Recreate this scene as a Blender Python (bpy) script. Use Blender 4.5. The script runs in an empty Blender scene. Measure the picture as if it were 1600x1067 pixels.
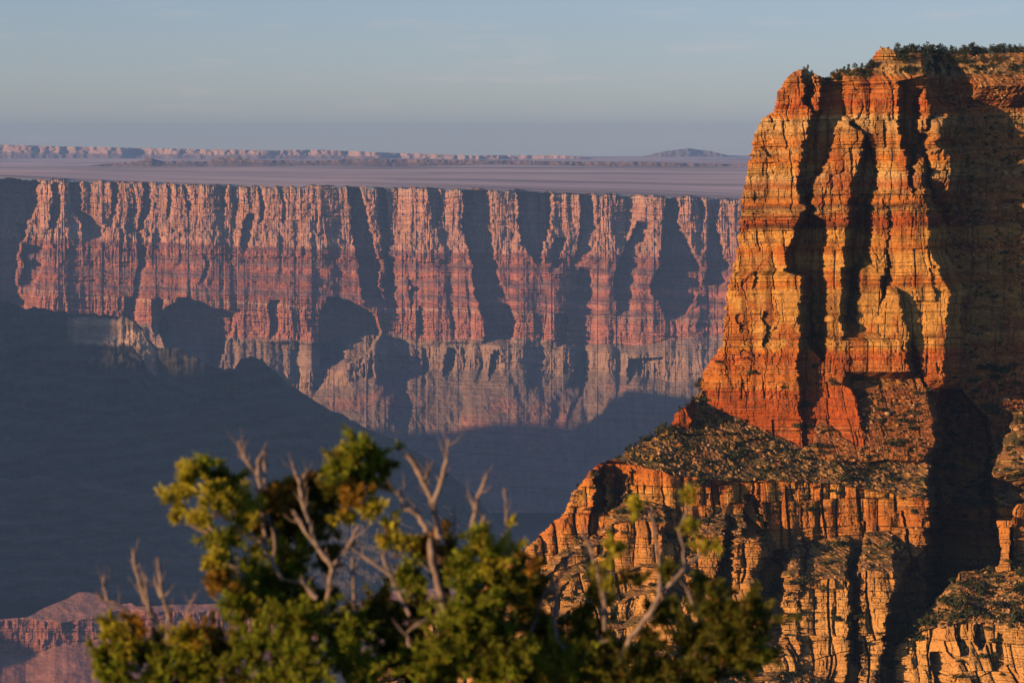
import bpy, math, random
import numpy as np

# ------------------------------------------------------------------ camera, sky, sun, exposure
S = bpy.context.scene
HFOV = math.radians(18.0)
F = 800.0 / math.tan(HFOV / 2)                 # focal length in photo pixels (photo is 1600 wide)
PITCH = math.atan((533.5 - 225.0) / F)
SUN_A = math.radians(32.0)                     # sun stands to the left, a little behind the camera
SUN_E = math.radians(9.0)
SUN = np.array([-math.cos(SUN_A) * math.cos(SUN_E), -math.sin(SUN_A) * math.cos(SUN_E), math.sin(SUN_E)])

cam = bpy.data.cameras.new("camera"); camo = bpy.data.objects.new("camera", cam)
S.collection.objects.link(camo); S.camera = camo
cam.sensor_width = 36.0; cam.lens = 18.0 / math.tan(HFOV / 2)
cam.clip_start = 0.2; cam.clip_end = 120000.0
camo.location = (0, 0, 0); camo.rotation_euler = (math.pi / 2 - PITCH, 0, 0)
cam.dof.use_dof = True; cam.dof.focus_distance = 900.0; cam.dof.aperture_fstop = 6.8

W = bpy.data.worlds.new("World"); S.world = W; W.use_nodes = True
nt = W.node_tree; nt.nodes.clear()
out = nt.nodes.new("ShaderNodeOutputWorld"); bg = nt.nodes.new("ShaderNodeBackground")
sky = nt.nodes.new("ShaderNodeTexSky"); sky.sky_type = 'NISHITA'; sky.sun_disc = False
sky.sun_elevation = SUN_E; sky.sun_rotation = math.radians(238.0)
sky.altitude = 2200; sky.air_density = 0.9; sky.dust_density = 1.0; sky.ozone_density = 2.6
bg.inputs['Strength'].default_value = 0.1
# thin pink evening clouds high in the sky
tc = nt.nodes.new("ShaderNodeTexCoord"); mp = nt.nodes.new("ShaderNodeMapping")
mp.inputs['Scale'].default_value = (22, 22, 150); mp.inputs['Location'].default_value = (3.1, 0.4, 7.7)
nz = nt.nodes.new("ShaderNodeTexNoise"); nz.inputs['Scale'].default_value = 1.0; nz.inputs['Detail'].default_value = 7
nz.inputs['Roughness'].default_value = 0.62
cr = nt.nodes.new("ShaderNodeValToRGB"); cr.color_ramp.elements[0].position = 0.55; cr.color_ramp.elements[1].position = 0.86
mx = nt.nodes.new("ShaderNodeMixRGB"); mx.inputs['Color2'].default_value = (6.2, 5.0, 5.0, 1)
tn = nt.nodes.new('ShaderNodeVectorMath'); tn.operation = 'MULTIPLY'; tn.inputs[1].default_value = (1.12, 0.95, 1.05)
ml = nt.nodes.new("ShaderNodeMath"); ml.operation = 'MULTIPLY'; ml.inputs[1].default_value = 0.45
nt.links.new(tc.outputs['Generated'], mp.inputs['Vector']); nt.links.new(mp.outputs['Vector'], nz.inputs['Vector'])
nt.links.new(nz.outputs['Fac'], cr.inputs['Fac']); nt.links.new(cr.outputs['Color'], ml.inputs[0])
nt.links.new(ml.outputs[0], mx.inputs['Fac']); nt.links.new(sky.outputs[0], tn.inputs[0]); nt.links.new(tn.outputs[0], mx.inputs['Color1'])
nt.links.new(mx.outputs[0], bg.inputs['Color']); nt.links.new(bg.outputs[0], out.inputs['Surface'])

sl = bpy.data.lights.new("sun", 'SUN'); slo = bpy.data.objects.new("sun", sl); S.collection.objects.link(slo)
sl.energy = 5.0; sl.color = (1.0, 0.57, 0.28); sl.angle = math.radians(0.5)
from mathutils import Vector
slo.rotation_euler = Vector((-SUN[0], -SUN[1], -SUN[2])).to_track_quat('-Z', 'Y').to_euler()
S.view_settings.view_transform = 'Standard'; S.view_settings.look = 'None'
S.view_settings.exposure = 0.2; S.view_settings.gamma = 1.0
S.cycles.use_denoising = True
S.cycles.volume_bounces = 3
S.cycles.max_bounces = 6; S.cycles.diffuse_bounces = 0

# ------------------------------------------------------------------ numeric noise
def _h(ix, iy, seed):
    h = (ix.astype(np.int64) * 374761393 + iy.astype(np.int64) * 668265263 + seed * 2147483647 + 12345) & 0xFFFFFFFF
    h = ((h ^ (h >> 13)) * 1274126177) & 0xFFFFFFFF
    h = ((h ^ (h >> 16)) * 2246822519) & 0xFFFFFFFF
    return ((h ^ (h >> 15)) & 0xFFFFFF) / float(0xFFFFFF)
def vn(x, y, seed=0):                              # value noise, -1..1
    x, y = np.broadcast_arrays(x, y)
    fx = np.floor(x); fy = np.floor(y); tx = x - fx; ty = y - fy
    tx = tx * tx * (3 - 2 * tx); ty = ty * ty * (3 - 2 * ty)
    a = _h(fx, fy, seed); b = _h(fx + 1, fy, seed); c = _h(fx, fy + 1, seed); d = _h(fx + 1, fy + 1, seed)
    return 2 * ((a * (1 - tx) + b * tx) * (1 - ty) + (c * (1 - tx) + d * tx) * ty) - 1
def fbm(x, y, o=4, seed=0, g=0.5):
    s = 0; a = 1.0; t = 0
    for i in range(o):
        s = s + a * vn(x + 17.3 * i, y - 9.1 * i, seed + i); t += a; a *= g; x = x * 2.03; y = y * 2.03
    return s / t
def ridged(x, y, o=4, seed=0, g=0.5):
    s = 0; a = 1.0; t = 0
    for i in range(o):
        s = s + a * (1 - np.abs(vn(x + 5.3 * i, y + 3.1 * i, seed + i))); t += a; a *= g; x = x * 2.03; y = y * 2.03
    return s / t
def stepn(z, seed=0):                              # constant inside each layer
    return 2 * _h(np.floor(z), np.zeros_like(z), seed) - 1
def worley(x, y, seed=0, j=0.9):                   # F1, F2, cell random
    fx = np.floor(x); fy = np.floor(y)
    f1 = np.full(x.shape, 9.0); f2 = f1.copy(); cid = np.zeros(x.shape)
    for dx in (-1, 0, 1):
        for dy in (-1, 0, 1):
            gx = fx + dx; gy = fy + dy
            qx = gx + 0.5 + j * (_h(gx, gy, seed) - 0.5); qy = gy + 0.5 + j * (_h(gx, gy, seed + 7) - 0.5)
            d = np.hypot(qx - x, qy - y); r = _h(gx, gy, seed + 13)
            n = d < f1
            f2 = np.where(n, f1, np.minimum(f2, d)); cid = np.where(n, r, cid); f1 = np.where(n, d, f1)
    return f1, f2, cid
relu = lambda v: np.maximum(v, 0)
def sm(a, b, v):
    t = np.clip((v - a) / (b - a), 0, 1); return t * t * (3 - 2 * t)
def pl(x, pts):
    p = np.array(pts, float); return np.interp(x, p[:, 0], p[:, 1])

# ------------------------------------------------------------------ pixel ray -> world point at depth Y
cp, sp_ = math.cos(PITCH), math.sin(PITCH)
def unproj(px, py, Y):
    a = px - 800.0; b = 533.5 - py
    dy = F * cp + b * sp_; dz = b * cp - F * sp_
    t = Y / dy
    return a * t, Y + 0 * a, dz * t
def P(px, py, Y):
    x, y, z = unproj(float(px), float(py), float(Y)); return Vector((x, y, z))

# ------------------------------------------------------------------ linking helpers
def link(o, parent=None):
    S.collection.objects.link(o)
    if parent is not None: o.parent = parent
    return o
def tag(o, label, cat, group=None):
    o['label'] = label; o['category'] = cat
    if group: o['group'] = group
    return o
def struct(o, kind='structure'):
    o['kind'] = kind; return o
def mesh_np(name, co, quads, mat, col=None, tris=None, smooth=False):
    me = bpy.data.meshes.new(name)
    nq = len(quads) if quads is not None else 0
    ntr = len(tris) if tris is not None else 0
    me.vertices.add(len(co)); me.vertices.foreach_set('co', np.asarray(co, np.float32).ravel())
    idx = []; 
    if nq: idx.append(np.asarray(quads).ravel())
    if ntr: idx.append(np.asarray(tris).ravel())
    idx = np.concatenate(idx).astype(np.int32)
    me.loops.add(len(idx)); me.loops.foreach_set('vertex_index', idx)
    st = np.concatenate([np.arange(nq) * 4, nq * 4 + np.arange(ntr) * 3]).astype(np.int32)
    me.polygons.add(nq + ntr); me.polygons.foreach_set('loop_start', st)
    me.polygons.foreach_set('use_smooth', np.full(nq + ntr, smooth))
    if col is not None:
        at = me.color_attributes.new('Col', 'FLOAT_COLOR', 'POINT')
        c4 = np.ones((len(co), 4), np.float32); c4[:, :3] = col
        at.data.foreach_set('color', c4.ravel())
    me.update(calc_edges=True); me.validate()
    me.materials.append(mat)
    return bpy.data.objects.new(name, me)

def rock_mat(name, scale, bump, rough=0.95, var=0.35):
    m = bpy.data.materials.new(name); m.use_nodes = True; n = m.node_tree; b = n.nodes['Principled BSDF']
    b.inputs['Roughness'].default_value = rough
    b.inputs['Specular IOR Level'].default_value = 0.1
    a = n.nodes.new('ShaderNodeAttribute'); a.attribute_name = 'Col'
    g = n.nodes.new('ShaderNodeNewGeometry')
    nz = n.nodes.new('ShaderNodeTexNoise'); nz.inputs['Scale'].default_value = scale; nz.inputs['Detail'].default_value = 6
    nz.inputs['Roughness'].default_value = 0.65
    n.links.new(g.outputs['Position'], nz.inputs['Vector'])
    mr = n.nodes.new('ShaderNodeMapRange'); mr.inputs['From Min'].default_value = 0.3; mr.inputs['From Max'].default_value = 0.7
    mr.inputs['To Min'].default_value = 1 - var; mr.inputs['To Max'].default_value = 1 + var
    n.links.new(nz.outputs['Fac'], mr.inputs['Value'])
    mu = n.nodes.new('ShaderNodeVectorMath'); mu.operation = 'SCALE'
    n.links.new(a.outputs['Color'], mu.inputs[0]); n.links.new(mr.outputs['Result'], mu.inputs['Scale'])
    n.links.new(mu.outputs[0], b.inputs['Base Color'])
    bu = n.nodes.new('ShaderNodeBump'); bu.inputs['Distance'].default_value = bump; bu.inputs['Strength'].default_value = 0.8
    n.links.new(nz.outputs['Fac'], bu.inputs['Height']); n.links.new(bu.outputs['Normal'], b.inputs['Normal'])
    return m
def plain_mat(name, c, rough=0.9, var=0.25, scale=5.0, trans=None):
    m = bpy.data.materials.new(name); m.use_nodes = True; n = m.node_tree; b = n.nodes['Principled BSDF']
    b.inputs['Roughness'].default_value = rough; b.inputs['Specular IOR Level'].default_value = 0.15
    g = n.nodes.new('ShaderNodeNewGeometry')
    nz = n.nodes.new('ShaderNodeTexNoise'); nz.inputs['Scale'].default_value = scale; nz.inputs['Detail'].default_value = 5
    n.links.new(g.outputs['Position'], nz.inputs['Vector'])
    r = n.nodes.new('ShaderNodeValToRGB'); r.color_ramp.elements[0].position = 0.3; r.color_ramp.elements[1].position = 0.7
    r.color_ramp.elements[0].color = tuple(v * (1 - var) for v in c) + (1,); r.color_ramp.elements[1].color = tuple(min(1, v * (1 + var)) for v in c) + (1,)
    n.links.new(nz.outputs['Fac'], r.inputs['Fac']); n.links.new(r.outputs['Color'], b.inputs['Base Color'])
    return m
M_NEAR = rock_mat('near_rock', 1.3, 0.45, var=0.34)
M_FAR = rock_mat('far_rock', 0.05, 5.0, var=0.18)
M_PLAIN = rock_mat('plain_soil', 0.002, 1.0, var=0.12)

def relief(name, px, py, Dm, mask, mat, col, back, smooth=False):
    """px,py grids (rows downwards), Dm distance from the camera plane in metres. Solid skirt runs back from the outline."""
    x, y, z = unproj(px, py, Dm)
    r, c = px.shape
    inside = mask[:-1, :-1] & mask[1:, :-1] & mask[:-1, 1:] & mask[1:, 1:]
    used = np.zeros((r, c), bool)
    used[:-1, :-1] |= inside; used[1:, :-1] |= inside; used[:-1, 1:] |= inside; used[1:, 1:] |= inside
    idx = -np.ones((r, c), np.int64); idx[used] = np.arange(used.sum())
    co = np.stack([x[used], y[used], z[used]], 1); cl = col[used]
    I, J = np.nonzero(inside)
    q = np.stack([idx[I, J], idx[I + 1, J], idx[I + 1, J + 1], idx[I, J + 1]], 1)
    pad = np.zeros((r + 1, c + 1), bool); pad[1:-1, 1:-1] = inside
    eds = []
    a, b = pad[:-1, 1:-1], pad[1:, 1:-1]          # horizontal edges at rows
    I, J = np.nonzero(b & ~a); eds.append(np.stack([idx[I, J + 1], idx[I, J]], 1))
    I, J = np.nonzero(a & ~b); eds.append(np.stack([idx[I, J], idx[I, J + 1]], 1))
    a, b = pad[1:-1, :-1], pad[1:-1, 1:]
    I, J = np.nonzero(b & ~a); eds.append(np.stack([idx[I, J], idx[I + 1, J]], 1))
    I, J = np.nonzero(a & ~b); eds.append(np.stack([idx[I + 1, J], idx[I, J]], 1))
    e = np.concatenate(eds)
    u, inv = np.unique(e.ravel(), return_inverse=True); inv = inv.reshape(e.shape)
    k = ((co[u, 1] + back) / co[u, 1])[:, None]
    bc = co[u] * k; n0 = len(co)
    q2 = np.stack([e[:, 0], e[:, 1], n0 + inv[:, 1], n0 + inv[:, 0]], 1)
    co = np.concatenate([co, bc]); cl = np.concatenate([cl, cl[u]]); q = np.concatenate([q, q2])
    o = mesh_np(name, co, q, mat, cl, smooth=smooth)
    return link(o)
def mixc(a, b, t):
    return a * (1 - t[..., None]) + np.asarray(b, float) * t[..., None]

# ------------------------------------------------------------------ near cliff
def mass(X, Y, rows, d, k, side=4.0, top=2.0, bot=None):
    p = np.array(rows, float); xl = np.interp(Y, p[:, 0], p[:, 1]); xr = np.interp(Y, p[:, 0], p[:, 2])
    v = d + k * relu(xr - np.maximum(X, xl)) + side * relu(xl - X) + side * relu(X - xr) + top * relu(p[0, 0] - Y)
    v = v + (bot if bot is not None else 4.0) * relu(Y - p[-1, 0])
    return v
def recess(X, Y, rows, depth, e=1.5, fb=8.0):
    p = np.array(rows, float); xl = np.interp(Y, p[:, 0], p[:, 1]); xr = np.interp(Y, p[:, 0], p[:, 2])
    s = np.clip((X - xl) / e + 0.5, 0, 1) * np.clip((xr - X) / (2 * e) + 0.5, 0, 1)
    s = s * np.clip((Y - p[0, 0]) / 4 + 0.5, 0, 1) * np.clip((p[-1, 0] + 4 - Y) / fb + 0.3, 0, 1)
    return depth * s
SKY_NEAR = [(540, 1110), (560, 1090), (600, 1040), (640, 990), (700, 960), (760, 910), (820, 858), (850, 830), (880, 800), (895, 770), (915, 744), (930, 726),
            (960, 716), (985, 700), (1015, 685), (1045, 664), (1060, 640), (1080, 628), (1092, 612), (1100, 575), (1110, 562), (1127, 542), (1130, 500),
            (1137, 450), (1150, 400), (1155, 345), (1160, 305), (1168, 260), (1176, 215), (1192, 184), (1208, 175), (1213, 150), (1225, 125),
            (1240, 112), (1262, 106), (1275, 116), (1290, 122), (1310, 112), (1358, 104), (1365, 84), (1378, 72), (1400, 78), (1412, 82), (1500, 84), (1600, 82), (1780, 80)]
T1 = [(540, 925), (800, 805), (860, 725), (900, 678), (930, 655), (1000, 655), (1040, 655), (1100, 670), (1160, 682), (1230, 690), (1310, 700), (1400, 712), (1460, 700), (1520, 640), (1640, 600), (1780, 590)]
T2 = [(540, 1000), (800, 880), (860, 800), (900, 750), (930, 724), (960, 718), (1000, 727), (1050, 743), (1133, 752), (1256, 752), (1360, 764), (1439, 779), (1500, 790), (1780, 800)]
T3 = [(540, 1040), (800, 930), (860, 850), (900, 810), (960, 796), (1000, 790), (1050, 800), (1160, 832), (1243, 838), (1318, 851), (1449, 868), (1780, 880)]
NEAR_Y = 900.0; NPX = NEAR_Y / F
SB = math.tan(SUN_A)

def near_depth(px, py):
    w = 5.0 * fbm(px / 70, py / 70, 3, 1) + 3.0 * fbm(px / 20, py / 14, 3, 5) + 3.0 * stepn(py / 11 + 0.4 * fbm(px / 60, py / 60, 2, 3), 11) + 1.6 * stepn(py / 3.7 + 0.4 * fbm(px / 40, py / 60, 2, 4), 12)
    X = px + w; Y = py + 4 * fbm(px / 45, py / 60, 3, 21)
    t1 = pl(X, T1); t2 = pl(X, T2); t3 = pl(X, T3)
    base1 = -35 - 0.0 * X
    off = sm(1446, 1478, X) * (250 - 140 * sm(1545, 1595, X + 0.2 * (Y - 650) + 10 * fbm(X / 20, Y / 20, 2, 25)) * (1 - sm(728, 765, Y)) * sm(612, 650, Y))
    talus = base1 - 1.35 * (Y - t1) + off
    front = base1 - 1.35 * (t2 - t1) + off
    q = relu(Y - t3 + 22 * fbm(X / 55, Y / 120, 3, 23)) / 46; qf = q - np.floor(q)
    dlow = 46 * (0.72 * np.floor(q) + np.where(qf < 0.70, 0.15 * qf, 0.105 + (qf - 0.70) * 2.05))
    low = np.where(Y < t2, talus, front - 0.12 * np.minimum(Y - t2, t3 - t2) - dlow)
    ledge_t = ((qf > 0.70) & (Y > t3)).astype(float)
    is_talus = (Y < t2)
    back = 45 + 75 * sm(1420, 1500, X) + 0.1 * (Y - 400)
    back = back + 25 * relu(120 - Y) / 20
    D = np.minimum(low, back)
    tal = np.where(low <= back, np.where(is_talus, 1.0, 0.85 * ledge_t), 0.0)
    def put(v, talw=0.0):
        nonlocal D, tal
        n = v < D; tal = np.where(n, talw, tal); D = np.where(n, v, D)
    # the three great buttresses of the tower
    put(mass(X, Y, [(112, 1216, 1252), (130, 1212, 1253), (165, 1200, 1256), (175, 1195, 1268), (200, 1180, 1264), (229, 1172, 1254), (261, 1165, 1245), (304, 1158, 1246),
                    (325, 1155, 1254), (350, 1150, 1237), (393, 1145, 1226), (421, 1140, 1226), (430, 1138, 1251), (471, 1132, 1250), (507, 1128, 1248), (553, 1122, 1247), (700, 1090, 1250)],
             -34 + 0.06 * (545 - Y), 0.42))
    put(mass(X, Y, [(120, 1273, 1281), (176, 1272, 1279)], -8, 0.2))
    put(mass(X, Y, [(198, 1318, 1330), (206, 1314, 1350), (225, 1308, 1349), (254, 1296, 1338), (282, 1276, 1329), (318, 1270, 1327), (335, 1268, 1328),
                    (345, 1290, 1327), (370, 1298, 1318), (420, 1297, 1314), (480, 1298, 1314), (540, 1298, 1318), (600, 1296, 1318)], -36 + 0.05 * (545 - Y), 0.28))
    put(mass(X, Y, [(117, 1326, 1440), (128, 1326, 1400), (182, 1327, 1400), (200, 1350, 1406), (225, 1364, 1409), (268, 1374, 1418), (304, 1378, 1424), (336, 1386, 1446), (382, 1388, 1449),
                    (432, 1398, 1468), (453, 1405, 1483), (489, 1416, 1481), (520, 1424, 1478), (560, 1440, 1477), (592, 1452, 1476)], -40 + 0.05 * (545 - Y), 0.30, bot=2.0))
    put(mass(X, Y, [(150, 1442, 1446), (161, 1441, 1452), (204, 1442, 1450)], -22, 0.1))
    put(mass(X, Y, [(193, 1460, 1477), (225, 1456, 1466), (247, 1456, 1482), (280, 1462, 1486)], -28, 0.1, bot=1.5))
    put(mass(X, Y, [(261, 1434, 1443), (300, 1434, 1445), (325, 1428, 1446), (396, 1424, 1449), (470, 1430, 1462)], -36, 0.2))
    put(mass(X, Y, [(307, 1366, 1382), (330, 1363, 1384), (389, 1364, 1384), (430, 1366, 1386)], -18, 0.2))
    put(mass(X, Y, [(418, 1348, 1374), (428, 1342, 1378), (460, 1344, 1376), (500, 1342, 1378), (550, 1340, 1380)], -16, 0.2))
    put(mass(X, Y, [(462, 1390, 1402), (480, 1384, 1408), (520, 1378, 1418), (550, 1376, 1420)], -42, 0.2))
    put(mass(X, Y, [(532, 1301, 1417), (566, 1299, 1420), (580, 1297, 1425)], -46, 0.10))
    # red footing
    put(mass(X, Y, [(546, 1126, 1262), (575, 1105, 1300), (620, 1092, 1335), (665, 1096, 1345), (700, 1104, 1345)], -58 + 0.35 * relu(690 - Y), 0.30, top=3))
    put(mass(X, Y, [(566, 1262, 1428), (600, 1270, 1442), (650, 1280, 1456), (690, 1270, 1458), (720, 1270, 1440)], -74 + 0.6 * relu(715 - Y), 0.06, top=3), 0.55)
    # rim rocks on the plateau edge
    put(mass(X, Y, [(74, 1368, 1400), (94, 1364, 1404)], 16, 0.2, bot=1.0))
    put(mass(X, Y, [(100, 1330, 1440), (122, 1327, 1446)], -8 + 0.4 * relu(118 - Y), 0.1, bot=1.0), 0.4)
    put(mass(X, Y, [(86, 1490, 1800), (134, 1520, 1800)], 20 + 1.4 * relu(134 - Y), 0.0, bot=1.5), 0.5)
    put(70 + 2.2 * relu(120 - Y), 0.5)
    # lower cliffs
    lowb = front - 0.12 * (t3 - t2) - 0.7 * relu(Y - t3)
    put(np.where(Y > t3 - 6, mass(X, Y, [(864, 1325, 1412), (902, 1328, 1410)], 0, 0.05) + front - 42, 999))
    put(mass(X, Y, [(905, 1262, 1326), (915, 1256, 1332), (1000, 1252, 1330), (1065, 1250, 1322)], -262 - 0.1 * (Y - 900), 0.25))
    put(mass(X, Y, [(892, 1352, 1396), (905, 1346, 1398), (980, 1346, 1385), (1070, 1345, 1368)], -258 - 0.1 * (Y - 900), 0.25))
    put(mass(X, Y, [(900, 1236, 1250), (1000, 1226, 1248), (1050, 1222, 1246)], -258 - 0.1 * (Y - 900), 0.2))
    put(mass(X, Y, [(846, 1150, 1180), (870, 1145, 1185), (930, 1150, 1172), (1000, 1158, 1172)], -236, 0.3))
    put(mass(X, Y, [(815, 958, 1036), (830, 950, 1034), (880, 940, 1028), (960, 934, 1020)], -205, 0.2))
    put(mass(X, Y, [(836, 1080, 1130), (870, 1075, 1125), (940, 1070, 1110)], -210, 0.2))
    put(mass(X, Y, [(728, 918, 938), (760, 905, 930), (800, 890, 925)], -150, 0.3))
    put(mass(X, Y, [(738, 950, 960), (790, 948, 962)], -125, 0.2))
    put(mass(X, Y, [(638, 1052, 1072), (662, 1047, 1076)], -52, 0.2, bot=2))
    # hollows and gullies
    R = recess(X, Y, [(722, 926, 984), (760, 932, 980), (792, 930, 962)], 45)
    R = np.where((X > 946) & (X < 962) & (Y > 738), R * 0.2, R)
    R = R + recess(X, Y, [(776, 1166, 1184), (800, 1162, 1188), (834, 1160, 1190)], 36)
    R = R + recess(X, Y, [(610, 1466, 1500), (650, 1464, 1540), (700, 1456, 1548), (770, 1450, 1552), (850, 1452, 1566), (890, 1415, 1570), (940, 1392, 1570), (1100, 1372, 1570)], 95, 3)
    R = R + recess(X, Y, [(488, 1194, 1202), (540, 1192, 1204)], 8) + recess(X, Y, [(424, 1178, 1183), (448, 1176, 1184)], 6)
    R = R + recess(X, Y, [(492, 1155, 1162), (512, 1153, 1161)], 5) + recess(X, Y, [(512, 1206, 1212), (536, 1198, 1210)], 5)
    R = R + recess(X, Y, [(870, 1336, 1344), (900, 1332, 1346), (1070, 1326, 1346)], 22)
    R = R + recess(X, Y, [(845, 1060, 1075), (900, 1050, 1070), (960, 1030, 1066)], 22)
    R = R + recess(X, Y, [(860, 1195, 1222), (930, 1190, 1226), (1000, 1180, 1222)], 26)
    R = R + recess(X, Y, [(865, 1126, 1146), (920, 1116, 1148), (990, 1110, 1150)], 22)
    D = D + R
    gy_ = -np.gradient(D, axis=0); gy_ = (gy_ + np.roll(gy_, 2, 0) + np.roll(gy_, -2, 0) + np.roll(gy_, 3, 1) + np.roll(gy_, -3, 1)) / 5
    tal = np.maximum(tal, 0.9 * sm(0.6, 1.1, gy_) * sm(3, 8, Y - t2) * (R < 1))
    return D, tal, X, Y, t1, t2, t3

def blocks(s, z, w, h, seed):                      # stacked joint blocks: random offset, distance to the joint, place across
    b = np.floor(z / h + 0.6 * vn(z / h * 0.8, z * 0, seed + 5))
    u = s / w + 7.7 * _h(b, b * 0, seed + 1) + 0.35 * vn(b * 3.3, s / w * 0.7, seed + 2)
    c = np.floor(u); f = u - c
    return _h(c, b, seed) - 0.5, np.minimum(f, 1 - f), f
def near_detail(px, py, D, tal, rim=0.0, sd=0):
    zl = 225 + (py - 225) * (NEAR_Y + NPX * D) / NEAR_Y + 3 * fbm(px / 120, py / 200, 2, 31 + sd) + 0.02 * (px - 1250)
    # plan coordinate along the wall so that faces running into depth get texture too
    s = px + 0.5 * D
    lat = 0.5 + 0.5 * fbm(s / 50, zl / 15, 2, 41 + sd)
    st = 3.2 * stepn(zl / 10.0, 51) * (0.4 + lat) + 1.8 * stepn(zl / 4.1, 52) * (0.4 + lat) + 1.0 * stepn(zl / 2.2, 53) * lat
    lo = sm(730, 780, py)
    s = s + sm(850, 900, py) * 0.35 * (zl - 850) * fbm(px / 120, py / 140, 2, 68 + sd)
    o1, e1, f1 = blocks(s + 5 * fbm(s / 40, zl / 50, 2, 64), zl, 30, 52, 71 + sd)
    ob, eb, fb_ = blocks(s + 8 * fbm(s / 60, zl / 60, 2, 69), zl + 0.3 * s, 62, 88, 70 + sd)
    o2, e2, f2 = blocks(s + 2 * fbm(s / 14, zl / 14, 2, 65), zl, 13, 21, 73 + sd)
    o3, e3, f3 = blocks(s + 1.0 * fbm(s / 6, zl / 6, 2, 66), zl, 5.5, 8, 75 + sd)
    o4, e4, f4 = blocks(s, zl, 2.6, 3.6, 77 + sd)
    calm = 1 - 0.5 * sm(355, 375, zl) * (1 - sm(520, 550, zl)) - 0.3 * (1 - sm(100, 140, zl))
    mass_ = sm(-0.35, 0.25, fbm(s / 60, zl / 32, 3, 55 + sd)); brk = 0.35 + 0.9 * sm(-0.2, 0.3, fbm(s / 48, zl / 60, 3, 56 + sd))
    st = st * (0.25 + 0.95 * mass_) + 4.5 * stepn(zl / 7.5 + 0.3 * fbm(s / 30, zl / 30, 2, 58), 57) * sm(285, 295, zl) * (1 - sm(350, 360, zl)) * mass_
    o2 = o2 * brk; o3 = o3 * brk; o4 = o4 * brk
    cl_ = np.abs(vn(s / 36 + 0.4 * fbm(s / 20, zl / 25, 3, 60), zl / 170, 59 + sd)); st = st + 5 * np.clip(1 - cl_ / 0.03, 0, 1) * (1 - lo) * brk
    rock = st * (0.75 + 0.5 * calm) + lo * (16 * ob + 9 * np.clip(1 - eb / 0.04, 0, 1)) + (o1 * (6.5 + 8 * lo) + o2 * (3.6 + 3 * lo) + o3 * 2.4 + o4 * 1.3) * calm
    rock = rock + (3.5 + 3 * lo) * np.clip(1 - e1 / 0.05, 0, 1) * (o1 > 0.0) + 1.8 * np.clip(1 - e2 / 0.09, 0, 1) * (o2 > 0.1) + 5 * (f1 - 0.5) ** 2 * 4 * (0.3 + lo)
    rock = rock + 7 * (ridged(s / 38, zl / 150, 2, 81 + sd) - 0.6) + 1.6 * fbm(s / 9, zl / 9, 4, 91 + sd, 0.65)
    cid = o1 + 0.5; cid = 0.5 * cid + 0.5 * (o2 + 0.5)
    h1, h2, ch = worley(s / 9 + 0.4 * fbm(s / 7, py / 7, 2, 3), py / 5.5, 101 + sd)
    k1, k2, ck = worley(s / 4.2, py / 3.0, 102 + sd)
    bould = -5.5 * np.clip(0.55 - h1, 0, 1) * 2 * (ch > 0.55) - 2.6 * np.clip(0.5 - k1, 0, 1) * 2 * (ck > 0.4)
    tl = bould + 7 * fbm(s / 38, py / 22, 4, 111 + sd) + 1.6 * fbm(s / 5, py / 4, 3, 112 + sd)
    led = -9 * sm(0.25, 0.5, fbm(s / 40, py / 9, 3, 114 + sd))          # broken ledges poking through the talus
    return D + rock * (1 - tal) + (tl + led) * tal, zl, s, cid, ch

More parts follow.
